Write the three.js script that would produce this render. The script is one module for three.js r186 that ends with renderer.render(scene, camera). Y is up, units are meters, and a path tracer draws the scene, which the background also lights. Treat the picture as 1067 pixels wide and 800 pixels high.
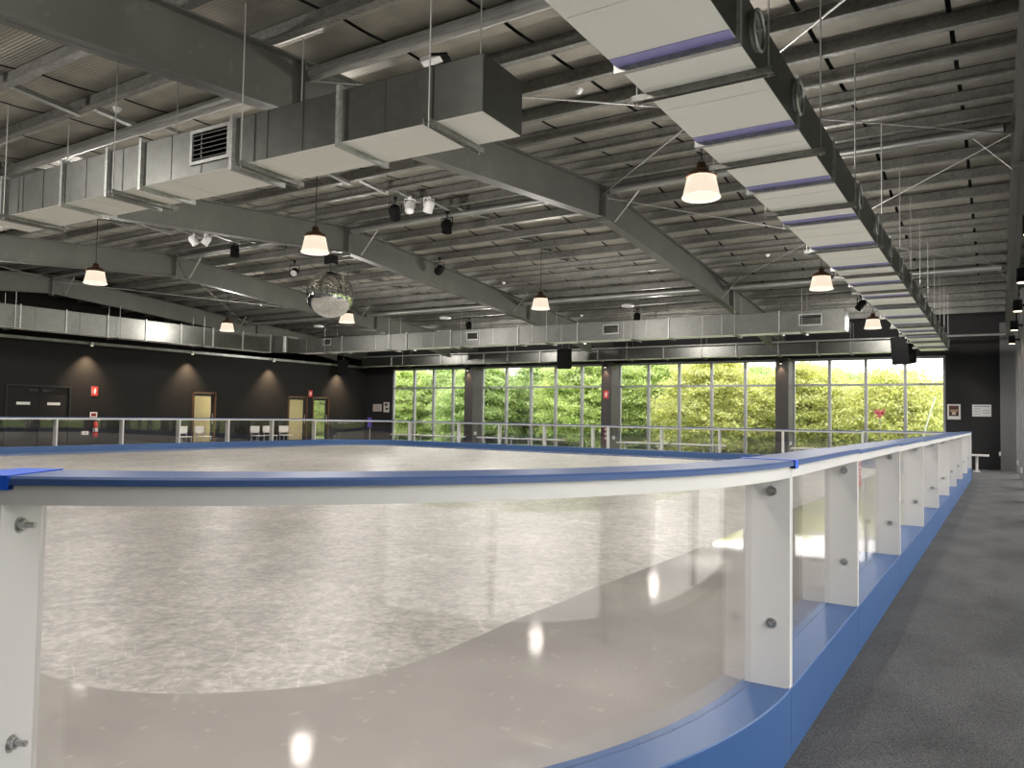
import * as THREE from 'three';
import { mergeGeometries } from 'three/addons/utils/BufferGeometryUtils.js';
import { RoundedBoxGeometry } from 'three/addons/geometries/RoundedBoxGeometry.js';

// ---------------------------------------------------------------- camera, sky, exposure
const scene = new THREE.Scene();
const renderer = new THREE.WebGLRenderer();
renderer.toneMapping = THREE.LinearToneMapping;
renderer.toneMappingExposure = 1.2;
renderer.shadowMap.enabled = true;
const FOCAL = 800;                                   // pixels in the 1067 x 800 frame
const camera = new THREE.PerspectiveCamera(2 * Math.atan(400 / FOCAL) * 180 / Math.PI, 1067 / 800, 0.05, 400);
const EYE = new THREE.Vector3(0, 1.4, 0);
// camera axes in the world: right, down, forward (from the vanishing points of the hall; slight roll and upward tilt)
const AX = (() => {
  const d = new THREE.Vector3(1040 - 533.5, 441 - 400, FOCAL).normalize(), h = new THREE.Vector3(1, 0.016, 0);
  let up = new THREE.Vector3().crossVectors(h, d).normalize(); if (up.y > 0) up.negate();
  let ri = new THREE.Vector3().crossVectors(d, up).normalize(); if (ri.x < 0) ri.negate();
  return (v) => new THREE.Vector3(ri.dot(v), up.dot(v), -d.dot(v));
})();
const CR = AX(new THREE.Vector3(1, 0, 0)), CD = AX(new THREE.Vector3(0, 1, 0)), CF = AX(new THREE.Vector3(0, 0, 1));
camera.matrixAutoUpdate = true;
camera.position.copy(EYE);
camera.quaternion.setFromRotationMatrix(new THREE.Matrix4().makeBasis(CR, CD.clone().negate(), CF.clone().negate()));
const SKY = 5.0;
scene.background = new THREE.Color().setRGB(1.0, 0.99, 0.98);      // even overcast
scene.backgroundIntensity = SKY;

// ---------------------------------------------------------------- helpers
let seed = 12345;
const rnd = () => { seed = (seed * 1664525 + 1013904223) >>> 0; return seed / 4294967296; };
const rr = (a, b) => a + (b - a) * rnd();
const V = (x, y, z) => new THREE.Vector3(x, y, z);
const ray = (px, py) => CR.clone().multiplyScalar(px - 533.5).addScaledVector(CD, py - 400).addScaledVector(CF, FOCAL);
const hit = (px, py, axis, value) => { const d = ray(px, py); return EYE.clone().addScaledVector(d, (value - EYE[axis]) / d[axis]); };
const taken = {};
const numbered = (n) => { const k = taken[n] = (taken[n] ?? -1) + 1; return k ? n + '_' + String(k).padStart(3, '0') : n; };
function shadows(o) { o.traverse((m) => { if (m.isMesh) { m.castShadow = true; m.receiveShadow = true; } }); return o; }
function info(o, label, category, group, kind) {
  o.userData.label = label; o.userData.category = category;
  if (group) o.userData.group = group;
  if (kind) o.userData.kind = kind;
  return o;
}
function thing(name, label, category, group, pos, turn = 0) {
  const o = new THREE.Group(); o.name = numbered(name); info(o, label, category, group);
  if (pos) o.position.copy(pos); o.rotation.y = turn; scene.add(o); return o;
}
function struct(name, geo, mat, label, category) {
  const o = new THREE.Mesh(geo, mat); o.name = name; info(o, label, category, null, 'structure'); scene.add(o); return o;
}
function structGroup(name, label, category, pos) {
  const o = new THREE.Group(); o.name = name; info(o, label, category, null, 'structure'); if (pos) o.position.copy(pos); scene.add(o); return o;
}
function part(parent, name, geo, mat, label) {
  const m = new THREE.Mesh(geo, mat); m.name = name; if (label) m.userData.label = label; parent.add(m); return m;
}
function metreUV(g) {                                  // uv in metres, by the way each face points
  const p = g.attributes.position, n = g.attributes.normal, uv = new Float32Array(p.count * 2);
  for (let i = 0; i < p.count; i++) {
    const x = Math.abs(n.getX(i)), y = Math.abs(n.getY(i)), z = Math.abs(n.getZ(i));
    if (y >= x && y >= z) { uv[2 * i] = p.getX(i); uv[2 * i + 1] = p.getZ(i); }
    else if (x >= z) { uv[2 * i] = p.getZ(i); uv[2 * i + 1] = p.getY(i); }
    else { uv[2 * i] = p.getX(i); uv[2 * i + 1] = p.getY(i); }
  }
  g.setAttribute('uv', new THREE.BufferAttribute(uv, 2)); return g;
}
const box = (x0, x1, y0, y1, z0, z1) => metreUV(new THREE.BoxGeometry(Math.abs(x1 - x0), Math.abs(y1 - y0), Math.abs(z1 - z0)).translate((x0 + x1) / 2, (y0 + y1) / 2, (z0 + z1) / 2));
const rbox = (x0, x1, y0, y1, z0, z1, r = 0.01) => metreUV(new RoundedBoxGeometry(Math.abs(x1 - x0), Math.abs(y1 - y0), Math.abs(z1 - z0), 2, r).translate((x0 + x1) / 2, (y0 + y1) / 2, (z0 + z1) / 2));
const merge = (list) => mergeGeometries(list.map((g) => { const h = g.index ? g.toNonIndexed() : g; for (const k of Object.keys(h.attributes)) if (!['position', 'normal', 'uv'].includes(k)) h.deleteAttribute(k); return h; }));
function rod(a, b, r, sides = 8) {                     // cylinder between two points
  const d = b.clone().sub(a), g = new THREE.CylinderGeometry(r, r, d.length(), sides);
  g.applyQuaternion(new THREE.Quaternion().setFromUnitVectors(V(0, 1, 0), d.clone().normalize()));
  return g.translate((a.x + b.x) / 2, (a.y + b.y) / 2, (a.z + b.z) / 2);
}
function bar(a, b, w, h) {                             // rectangular bar between two points
  const d = b.clone().sub(a), g = new THREE.BoxGeometry(w, h, d.length());
  const m = new THREE.Matrix4().lookAt(b, a, Math.abs(d.clone().normalize().y) > 0.98 ? V(1, 0, 0) : V(0, 1, 0));
  return metreUV(g.applyMatrix4(m).translate((a.x + b.x) / 2, (a.y + b.y) / 2, (a.z + b.z) / 2));
}
const lathe = (pts, seg = 32) => new THREE.LatheGeometry(pts.map(([r, y]) => new THREE.Vector2(r, y)), seg);
const ROOM = { left: -25.8, farther: -30, right: 1.0, far: -27.5, near: 3.0, ridge: -12.8 };
const yb = (z) => 5.08 - 0.08 * Math.abs(z - ROOM.ridge);          // underside of the rafters
// path point: plan position and outward normal; a profile point (a, y) lies a metres inwards of the path
function sweep(path, prof) {
  const pos = [], uv = [], idx = []; let s = 0; const at = [];
  path.forEach((p, i) => { if (i) s += Math.hypot(p.x - path[i - 1].x, p.z - path[i - 1].z); at.push(s); });
  const put = (p, q, u, v) => { pos.push(p.x - p.nx * q[0], q[1], p.z - p.nz * q[0]); uv.push(u, v); return pos.length / 3 - 1; };
  for (let k = 0; k < prof.length; k++) {
    const q0 = prof[k], q1 = prof[(k + 1) % prof.length], l = Math.hypot(q1[0] - q0[0], q1[1] - q0[1]); let pa, pb;
    path.forEach((p, i) => { const a = put(p, q0, at[i], 0), b = put(p, q1, at[i], l); if (i) idx.push(pa, a, pb, pb, a, b); pa = a; pb = b; });
  }
  for (const [p, f] of [[path[0], 1], [path[path.length - 1], 0]]) {
    const c = prof.map((q) => put(p, q, q[0], q[1]));
    for (let k = 1; k < c.length - 1; k++) f ? idx.push(c[0], c[k], c[k + 1]) : idx.push(c[0], c[k + 1], c[k]);
  }
  const g = new THREE.BufferGeometry();
  g.setAttribute('position', new THREE.Float32BufferAttribute(pos, 3)); g.setAttribute('uv', new THREE.Float32BufferAttribute(uv, 2));
  g.setIndex(idx); g.computeVertexNormals(); return g;
}

// ---------------------------------------------------------------- textures
function tex(n, fn, srgb, metres) {
  const a = new Uint8Array(n * n * 4);
  for (let y = 0; y < n; y++) for (let x = 0; x < n; x++) { const c = fn(x / n, y / n, x, y), i = 4 * (y * n + x); for (let k = 0; k < 3; k++) a[i + k] = Math.max(0, Math.min(255, 255 * (Array.isArray(c) ? c[k] : c))); a[i + 3] = 255; }
  const t = new THREE.DataTexture(a, n, n); t.wrapS = t.wrapT = THREE.RepeatWrapping; t.magFilter = THREE.LinearFilter; t.minFilter = THREE.LinearMipmapLinearFilter; t.generateMipmaps = true;
  if (srgb) t.colorSpace = THREE.SRGBColorSpace;
  t.repeat.set(1 / metres, 1 / metres); t.needsUpdate = true; return t;
}
const lattice = new Float32Array(65536); for (let i = 0; i < 65536; i++) lattice[i] = rnd();
function vn(x, y, px, py) {                            // tileable value noise
  const x0 = Math.floor(x), y0 = Math.floor(y), fx = x - x0, fy = y - y0, u = fx * fx * (3 - 2 * fx), v = fy * fy * (3 - 2 * fy);
  const g = (i, j) => lattice[((((i % px) + px) % px) * 251 + (((j % py) + py) % py) * 8191 + px * 17) & 65535];
  return (g(x0, y0) * (1 - u) + g(x0 + 1, y0) * u) * (1 - v) + (g(x0, y0 + 1) * (1 - u) + g(x0 + 1, y0 + 1) * u) * v;
}
const fbm = (u, v, f, o = 4, fy = f) => { let s = 0, a = 0.5, t = 0; for (let k = 0; k < o; k++) { s += a * vn(u * f, v * fy, f, fy); t += a; a /= 2; f *= 2; fy *= 2; } return s / t; };
// galvanised spangle: cells of slightly different grey
const cells = []; for (let i = 0; i < 24 * 24; i++) cells.push([rnd(), rnd(), rnd()]);
const spangle = (u, v) => {
  const gx = Math.floor(u * 24), gy = Math.floor(v * 24); let best = 9, val = 0;
  for (let i = -1; i <= 1; i++) for (let j = -1; j <= 1; j++) { const c = cells[((gx + i + 24) % 24) * 24 + (gy + j + 24) % 24], dx = gx + i + c[0] - u * 24, dy = gy + j + c[1] - v * 24, d = dx * dx + dy * dy; if (d < best) { best = d; val = c[2]; } }
  return val;
};
const tGalv = tex(512, (u, v) => { const s = 0.80 + 0.12 * spangle(u, v) + 0.16 * (fbm(u, v, 4, 4) - 0.5) + 0.06 * (rnd() - 0.5); return [s, s, s * 0.985]; }, true, 0.8);
const tGalvRough = tex(256, (u, v) => 0.42 + 0.22 * spangle(u, v) + 0.35 * (fbm(u, v, 5, 3) - 0.5), false, 1.1);
const tDuct = tex(512, (u, v) => { const s = 0.92 + 0.12 * (fbm(u, v, 3, 4) - 0.5) + 0.05 * (spangle(u, v) - 0.5); return [s, s * 1.0, s * 0.985]; }, true, 1.7);
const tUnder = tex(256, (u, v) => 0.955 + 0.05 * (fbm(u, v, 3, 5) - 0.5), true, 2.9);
const tPaint = tex(512, (u, v) => { const d = fbm(u, v, 6, 5), s = 0.88 + 0.16 * (d - 0.5) + (fbm(u + 0.37, v, 24, 2) > 0.80 ? 0.09 : 0); return [s, s, s * 0.98]; }, true, 2.6);
const tCarpet = tex(512, (u, v) => { const s = 0.62 + 0.6 * (rnd() - 0.5) + 0.14 * (fbm(u, v, 5, 4) - 0.5); return [s, s, s * 0.99]; }, true, 1.3);
const tCarpetBump = tex(512, () => rnd(), false, 1.3);
const tFoil = tex(256, (u, v) => { const r = Math.pow(Math.abs(Math.sin(v * Math.PI * 22)), 0.6), s = 0.74 + 0.17 * r + 0.14 * (fbm(u, v, 4, 4) - 0.5); return [s, s * 0.985, s * 0.95]; }, true, 0.93);
const tFoilBump = tex(256, (u, v) => 0.5 + 0.32 * Math.sin(v * Math.PI * 44) + 0.3 * (fbm(u, v, 6, 4) - 0.5), false, 0.93);
// ice: milky ground with skate scratches and snow flecks
const IN = 1024, scr = new Float32Array(IN * IN);
for (let k = 0; k < 900; k++) {
  let x = rnd() * IN, y = rnd() * IN, a = rnd() * 6.283; const bend = rr(-0.004, 0.004), len = rr(20, 260), w = rr(0.35, 1.0), brk = rr(0.02, 0.2);
  let on = true;
  for (let s = 0; s < len; s++) { if (rnd() < brk) on = rnd() < 0.62; x += Math.cos(a); y += Math.sin(a); a += bend; if (on) for (let e = 0; e < 2; e++) { const i = ((((y + e) | 0) % IN + IN) % IN) * IN + (((x | 0) % IN + IN) % IN); scr[i] = Math.max(scr[i], w * rr(0.4, 1)); } }
}
for (let k = 0; k < 900; k++) { const cx = rnd() * IN, cy = rnd() * IN, r = rr(0.8, 2.6); for (let j = -3; j <= 3; j++) for (let i = -3; i <= 3; i++) if (i * i + j * j < r * r && rnd() < 0.75) scr[(((cy + j) | 0) + IN) % IN * IN + (((cx + i) | 0) + IN) % IN] = rr(0.5, 1); }
const tIce = tex(IN, (u, v, x, y) => { const n = fbm(u, v, 6, 5) - 0.5, f = fbm(u, v, 90, 2) - 0.5, s = 0.80 + 0.13 * n + 0.22 * f + 0.14 * (fbm(u, v, 34, 2) - 0.5) + 0.17 * scr[y * IN + x]; return [s, s * 0.985, s * 0.965]; }, true, 3.0);
const tIceRough = tex(512, (u, v) => 0.42 + 0.10 * (fbm(u, v, 40, 3) - 0.5), false, 2.3);
const tIceBump = tex(IN, (u, v, x, y) => 0.35 * fbm(u, v, 10, 4) + 0.35 * fbm(u, v, 110, 2) + 0.3 * scr[y * IN + x], false, 3.0);
const tWet = tex(512, (u, v) => { const n = fbm(u, v, 5, 5) - 0.5, s = 0.87 + 0.10 * n + (fbm(u, v, 60, 2) > 0.83 ? 0.06 : 0); return [s, s * 0.985, s * 0.965]; }, true, 3.1);
const tWetBump = tex(512, (u, v) => fbm(u, v, 7, 4), false, 2.2);

// ---------------------------------------------------------------- materials
const std = (o) => new THREE.MeshStandardMaterial(o), phy = (o) => new THREE.MeshPhysicalMaterial(o);
const lin = (r, g, b) => new THREE.Color().setRGB(r, g, b);
const M = {
  carpet: std({ color: lin(0.225, 0.228, 0.235), map: tCarpet, roughness: 0.95, bumpMap: tCarpetBump, bumpScale: 0.003 }),
  ice: phy({ color: lin(0.92, 0.91, 0.89), map: tIce, roughness: 1, roughnessMap: tIceRough, bumpMap: tIceBump, bumpScale: 0.0016, ior: 1.45 }),
  wet: phy({ color: lin(0.78, 0.77, 0.755), map: tWet, roughness: 0.035, bumpMap: tWetBump, bumpScale: 0.0003, ior: 1.45 }),
  leftWall: std({ color: lin(0.010, 0.009, 0.0075), roughness: 0.9 }),
  blackWall: std({ color: lin(0.014, 0.014, 0.015), roughness: 0.75 }),
  greyWall: std({ color: lin(0.15, 0.15, 0.152), roughness: 0.75 }),
  column: std({ color: lin(0.05, 0.045, 0.043), roughness: 0.6 }),
  cream: std({ color: lin(0.72, 0.62, 0.36), roughness: 0.8 }),
  deck: std({ color: lin(0.02, 0.02, 0.02), roughness: 0.9 }),
  beam: std({ color: lin(0.115, 0.118, 0.105), map: tPaint, roughness: 0.55 }),
  galv: std({ color: lin(0.31, 0.312, 0.295), map: tGalv, roughness: 1, roughnessMap: tGalvRough, metalness: 0.55 }),
  galvBright: std({ color: lin(0.50, 0.51, 0.50), map: tGalv, roughness: 0.42, metalness: 0.7 }),
  foil: std({ color: lin(0.53, 0.525, 0.49), map: tFoil, bumpMap: tFoilBump, bumpScale: 0.005, roughness: 0.46, metalness: 0.4 }),
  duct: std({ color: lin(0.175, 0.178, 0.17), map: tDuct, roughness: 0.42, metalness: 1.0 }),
  ductUnderLit: std({ color: lin(0.86, 0.86, 0.79), map: tUnder, roughness: 0.38, metalness: 0.0 }),  // much paler than the duct sides: light bounced off the ice, painted in
  rod: std({ color: lin(0.42, 0.42, 0.40), roughness: 0.45, metalness: 0.6 }),
  dark: phy({ color: lin(0.006, 0.006, 0.0065), roughness: 0.7, specularIntensity: 0.25 }),
  darkMetal: std({ color: lin(0.02, 0.02, 0.021), roughness: 0.5, metalness: 0.4 }),
  bronze: std({ color: lin(0.07, 0.035, 0.016), roughness: 0.45, metalness: 0.5 }),
  white: std({ color: lin(0.80, 0.80, 0.79), roughness: 0.5 }),
  board: std({ color: lin(0.66, 0.65, 0.64), roughness: 0.42 }),
  blue: phy({ color: lin(0.042, 0.11, 0.28), roughness: 0.42 }),
  cap: phy({ color: lin(0.045, 0.095, 0.25), roughness: 0.5 }),
  tape: std({ color: lin(0.01, 0.11, 0.72), roughness: 0.5 }),
  acrylic: phy({ color: lin(0.965, 0.96, 0.955), roughness: 0, transmission: 1, thickness: 0, ior: 1.49, specularIntensity: 1 }),
  pane: phy({ color: lin(0.90, 0.89, 0.885), roughness: 0, transmission: 1, thickness: 0, ior: 1.5 }),
  alu: std({ color: lin(0.33, 0.34, 0.34), roughness: 0.45, metalness: 0.3 }),
  steel: std({ color: lin(0.5, 0.5, 0.5), roughness: 0.3, metalness: 0.9 }),
  glow: std({ color: lin(0.02, 0.019, 0.016), roughness: 0.5, emissive: lin(1, 0.84, 0.64), emissiveIntensity: 1.05 }),
  shade: std({ color: lin(0.02, 0.019, 0.016), roughness: 0.3, emissive: lin(1, 0.84, 0.66), emissiveIntensity: 0.80 }),
  bulb: std({ color: lin(0.02, 0.02, 0.02), emissive: lin(1, 0.88, 0.66), emissiveIntensity: 2.2 }),
  lens: std({ color: lin(1, 0.95, 0.85), emissive: lin(1, 0.86, 0.62), emissiveIntensity: 2.0 }),
  mirror: std({ color: lin(0.83, 0.83, 0.80), roughness: 0.04, metalness: 1 }),
  red: std({ color: lin(0.55, 0.02, 0.02), roughness: 0.4 }),
  paving: std({ color: lin(0.55, 0.54, 0.53), roughness: 0.9 }),
  sky_sheen: std({ color: lin(0.29, 0.28, 0.58), roughness: 0.35 }),  // violet of the sky reflected at the duct flanges, put into the colour
  grass: std({ color: lin(0.12, 0.2, 0.04), roughness: 1 }),
  bark: std({ color: lin(0.06, 0.045, 0.03), roughness: 1 }),
  wood: std({ color: lin(0.10, 0.045, 0.02), roughness: 0.6 }),
};
const leafMat = (r, g, b) => phy({ color: lin(r, g, b), roughness: 0.9, transmission: 0.5, thickness: 0, side: THREE.DoubleSide });
M.leafA = leafMat(1, 1, 1);
function canvasMat(w, h, draw, rough = 0.6) {
  const c = document.createElement('canvas'); c.width = w; c.height = h; const g = c.getContext('2d'); draw(g, w, h);
  const t = new THREE.CanvasTexture(c); t.colorSpace = THREE.SRGBColorSpace; return std({ map: t, roughness: rough });
}

// ---------------------------------------------------------------- room shell
{
  const f = struct('floor', box(ROOM.farther, ROOM.right, -0.15, 0, ROOM.far, ROOM.near), M.carpet, 'dark grey speckled rubber carpet around the rink', 'floor');
  struct('wall_near', box(ROOM.farther, ROOM.right + 0.2, -0.15, 6.3, ROOM.near, ROOM.near + 0.2), M.greyWall, 'plain grey end wall behind the rink corner', 'wall');
  struct('wall_outer', box(ROOM.farther - 0.2, ROOM.farther, -0.15, 6.3, ROOM.far - 0.2, ROOM.near + 0.2), M.leftWall, 'dark outer wall beyond the black partition', 'wall');
  // black partition with door openings, built of pieces between the openings
  const wl = structGroup('wall_left', 'matt black partition wall with doors and wall washers', 'wall');
  const T = 3.55, x0 = -25.95, x1 = ROOM.left;
  const open = [[-11.62, -13.6, 2.13], [-18.1, -19.15, 2.12], [-22.75, -23.85, 2.1], [-24.15, -25.15, 2.1]];
  let z = ROOM.near; const pcs = [];
  for (const [a, b, h] of open) { pcs.push(box(x0, x1, 0, T, a, z)); pcs.push(box(x0, x1, h, T, b, a)); z = b; }
  pcs.push(box(x0, x1, 0, T, ROOM.far, z));
  part(wl, 'wall_panel', merge(pcs), M.leftWall);
  part(wl, 'top_rail', box(-25.78, -25.66, 3.55, 3.64, ROOM.far + 0.05, ROOM.near - 0.05), M.galvBright, 'light steel rail along the wall top');
  struct('ceiling_backroom_added', box(ROOM.farther, x0 + 0.02, 2.9, 3.0, ROOM.far, ROOM.near), M.leftWall, 'low ceiling added behind the black partition to hold in the lamp light', 'ceiling');  // unseen slab added so the back-room lamp does not shine over the partition
  struct('wall_backroom', merge([box(-29.98, -29.9, 0, 2.9, -27.5, -12), box(-29.9, x0, 0, 2.9, -16.1, -16)]), M.cream, 'cream plaster wall seen through the glazed doors', 'wall');
  // far wall: black pieces round the window bays
  const wf = structGroup('wall_far', 'black end wall holding the tall windows', 'wall');
  const zf = ROOM.far, zb = zf - 0.2, H = 3.5;
  part(wf, 'fascia', box(ROOM.farther, ROOM.right + 0.2, H, 6.2, zb, zf), M.blackWall);
  part(wf, 'wall_panel', merge([box(-28.1, -24.08, 0, H, zb, zf), box(ROOM.farther, -29.6, 0, H, zb, zf), box(-29.6, -28.1, 2.3, H, zb, zf)]), M.blackWall);
  part(wf, 'wall_panel', box(-1.38, ROOM.right + 0.2, -0.15, H, zb, zf), M.blackWall);
  part(wf, 'end_column', box(0.06, 0.62, 0, 4.4, zf, zf + 0.55), M.greyWall, 'grey boxed steel column in the corner');
  part(wf, 'kerb', box(-24.08, -1.38, -0.15, 0.06, zb, zf), M.blackWall);
  // right wall: glazed bays between pilasters
  const wr = structGroup('wall_right', 'glazed side wall with grey pilasters beside the walkway', 'wall');
  part(wr, 'fascia', box(ROOM.right, ROOM.right + 0.2, 3.3, 6.2, zf, ROOM.near), M.greyWall);
  part(wr, 'kerb', box(ROOM.right, ROOM.right + 0.2, -0.15, 0.08, zf, ROOM.near), M.greyWall);
}
// window bays
const PIL = []; for (let k = -1; k < 8; k++) PIL.push(-3.3 - 3.3 * k);      // pilaster centres along the walkway: 0, -3.3 ... -26.4
function windowBay(n, xs, label) {                     // far wall, mullions at xs
  const w = structGroup('window_' + n, label, 'window'), z = ROOM.far - 0.1, x0 = xs[0], x1 = xs[xs.length - 1];
  part(w, 'frame', merge([box(x0, x1, 3.42, 3.5, z - 0.06, z + 0.06), box(x0, x1, 0.06, 0.14, z - 0.06, z + 0.06), box(x0, x0 + 0.07, 0.14, 3.42, z - 0.06, z + 0.06), box(x1 - 0.07, x1, 0.14, 3.42, z - 0.06, z + 0.06)]), M.alu);
  for (let i = 1; i < xs.length - 1; i++) part(w, 'mullion', box(xs[i] - 0.045, xs[i] + 0.045, 0.14, 3.42, z - 0.07, z + 0.07), M.alu);
  for (let i = 0; i < xs.length - 1; i++) {
    const a = xs[i] + (i ? 0.045 : 0.07), b = xs[i + 1] - (i < xs.length - 2 ? 0.045 : 0.07);
    part(w, 'transom', box(a, b, 2.565, 2.635, z - 0.05, z + 0.05), M.alu);
    part(w, 'pane', box(a, b, 0.14, 2.565, z - 0.006, z + 0.006), M.pane);
    part(w, 'pane', box(a, b, 2.635, 3.42, z - 0.006, z + 0.006), M.pane);
  }
}
windowBay(1, [-24.08, -22.8, -21.67, -20.58, -19.45], 'tall four-light window beside the black partition');
windowBay(2, [-19.0, -17.74, -16.51, -15.34, -14.13, -12.95], 'tall five-light window between first and second columns');
windowBay(3, [-12.5, -11.28, -10.06, -8.83, -7.61, -6.45], 'tall five-light window between second and third columns');
windowBay(4, [-5.98, -4.79, -3.67, -2.51, -1.38], 'tall four-light window beside the black end wall with posters');
{ // window of the back room, seen through the last glazed door
  const w = structGroup('window_5', 'window of the back room behind the partition', 'window'), z = ROOM.far - 0.1;
  part(w, 'frame', merge([box(-29.6, -28.1, 2.22, 2.3, z - 0.05, z + 0.05), box(-29.6, -29.54, 0.1, 2.22, z - 0.05, z + 0.05), box(-28.16, -28.1, 0.1, 2.22, z - 0.05, z + 0.05), box(-29.6, -28.1, 0, 0.1, z - 0.05, z + 0.05)]), M.alu);
  part(w, 'pane', box(-29.54, -28.16, 0.1, 2.22, z - 0.006, z + 0.006), M.pane);
}
{ // glazed bays of the right wall
  const x = ROOM.right + 0.1; let n = 6;
  for (let k = 0; k < PIL.length - 1; k++) {
    const z0 = PIL[k] - 0.2, z1 = PIL[k + 1] + 0.2;
    const w = structGroup('window_' + n++, 'side window bay ' + ['at the near end of the walkway', 'at the rink corner', 'before the first wall spotlight', 'after the first wall spotlight', 'after the second wall spotlight', 'after the third wall spotlight', 'after the fourth wall spotlight', 'next to the grey corner column', 'x'][k], 'window');
    const m = (z0 + z1) / 2;
    part(w, 'frame', merge([box(x - 0.06, x + 0.06, 3.22, 3.3, z0, z1), box(x - 0.06, x + 0.06, 0.08, 0.16, z0, z1), box(x - 0.06, x + 0.06, 0.16, 3.22, z0, z0 - 0.06), box(x - 0.06, x + 0.06, 0.16, 3.22, z1, z1 + 0.06)]), M.alu);
    part(w, 'mullion', box(x - 0.06, x + 0.06, 0.16, 3.22, m - 0.04, m + 0.04), M.alu);
    part(w, 'pane', box(x - 0.006, x + 0.006, 0.16, 3.22, z0 - 0.06, m + 0.04), M.pane);
    part(w, 'pane', box(x - 0.006, x + 0.006, 0.16, 3.22, m - 0.04, z1 + 0.06), M.pane);
  }
  const wr = scene.getObjectByName('wall_right');
  for (const z of PIL) part(wr, 'pilaster', box(0.44, ROOM.right + 0.2, 0, 4.3, z - 0.2, z + 0.2), M.greyWall);
  part(wr, 'wall_panel', box(ROOM.right, ROOM.right + 0.2, 0, 3.3, 0.2, ROOM.near), M.greyWall);
}
// ---------------------------------------------------------------- roof: deck, foil, purlins, bridging
const PITCH = 0.93, FOILX = []; for (let x = 0.86; x > -30.4; x -= 1.27) FOILX.push(x);
const ceilingG = structGroup('ceiling', 'pitched roof of foil-faced insulation over galvanised purlins', 'ceiling');
{
  const z0 = ROOM.near + 0.3, z1 = ROOM.far - 0.3, R = ROOM.ridge, top = (z) => yb(z) + 0.87;
  const slab = (za, zb_, x0, x1, d0, d1) => { const g = new THREE.BufferGeometry(), ya = top(za), y2 = top(zb_), p = [x0, ya + d0, za, x1, ya + d0, za, x1, y2 + d0, zb_, x0, y2 + d0, zb_, x0, ya + d1, za, x1, ya + d1, za, x1, y2 + d1, zb_, x0, y2 + d1, zb_]; g.setAttribute('position', new THREE.Float32BufferAttribute(p, 3)); g.setIndex([0, 2, 1, 0, 3, 2, 4, 5, 6, 4, 6, 7, 0, 1, 5, 0, 5, 4, 3, 7, 6, 3, 6, 2, 1, 2, 6, 1, 6, 5, 0, 4, 7, 0, 7, 3]); const h = g.toNonIndexed(); h.computeVertexNormals(); return metreUV(h); };
  part(ceilingG, 'roof_deck', merge([slab(z0, R, -30.3, 1.3, 0, 0.12), slab(R, z1, -30.3, 1.3, 0, 0.12)]), M.deck, 'dark steel roof deck');
  // foil blankets: each sags a little between purlins
  const strip = (dir, n) => {
    const w = 1.22, pos = [], uv = [], idx = [], seg = 6;
    for (let i = 0; i <= n * seg; i++) { const s = i / seg * PITCH, sag = 0.028 * Math.pow(Math.sin(Math.PI * ((s / PITCH) % 1)), 1), z = dir * s, y = -0.08 * s - sag; for (const x of [-w, 0]) { pos.push(x, y, z); uv.push(x, s); } }
    for (let i = 0; i < n * seg; i++) { const a = 2 * i; dir > 0 ? idx.push(a, a + 1, a + 2, a + 1, a + 3, a + 2) : idx.push(a, a + 2, a + 1, a + 1, a + 2, a + 3); }
    const g = new THREE.BufferGeometry(); g.setAttribute('position', new THREE.Float32BufferAttribute(pos, 3)); g.setAttribute('uv', new THREE.Float32BufferAttribute(uv, 2)); g.setIndex(idx); g.computeVertexNormals(); return g;
  };
  const gn = strip(1, 17), gf = strip(-1, 15);
  for (const x of FOILX) for (const [g, d] of [[gn, 1], [gf, -1]]) { const m = part(ceilingG, 'foil_panel', g, M.foil); m.position.set(x, yb(R) + 0.825, R + d * 0.02); }
}
const FRAMES = [0.3, -6.2, -12.7, -19.2, -25.7];
const PZ = []; for (let k = 0; k < 17; k++) PZ.push(ROOM.ridge + 0.3 + PITCH * k); for (let k = 0; k < 15; k++) PZ.push(ROOM.ridge - 0.3 - PITCH * k);
{
  const spans = [[1.2, 0.3]]; for (let i = 0; i < 4; i++) spans.push([FRAMES[i], FRAMES[i + 1]]); spans.push([-25.7, -30]);
  const prof = (len) => merge([box(-len, 0, 0, 0.19, -0.004, 0.004), box(-len, 0, 0, 0.006, -0.004, 0.09), box(-len, 0, 0.184, 0.19, -0.075, 0.004), box(-len, 0, 0, 0.02, 0.084, 0.09)]);
  const cache = {};
  for (const z of PZ) {
    for (const [a, b] of spans) { const len = a - b; cache[len.toFixed(2)] ??= prof(len); const m = part(ceilingG, 'purlin', cache[len.toFixed(2)], M.galv); m.position.set(a, yb(z) + 0.605, z); }
  }
  const br = merge([box(-0.04, 0.04, 0.012, 0.018, -PITCH + 0.1, -0.02), box(-0.04, -0.034, 0.012, 0.10, -PITCH + 0.1, -0.02), box(-0.03, 0.03, 0.02, 0.18, -0.02, -0.014)]);
  for (let i = 0; i < 4; i++) for (const z of PZ) { if (z < -27 || z > 2.4) continue; const m = part(ceilingG, 'bridging', br, M.galvBright); m.position.set((FRAMES[i] + FRAMES[i + 1]) / 2, yb(z) + 0.605 + (z > ROOM.ridge ? 0.03 : 0), z + (z > ROOM.ridge ? 0 : 0)); m.rotation.x = z > ROOM.ridge ? -0.08 : 0.08; }
}
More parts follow.
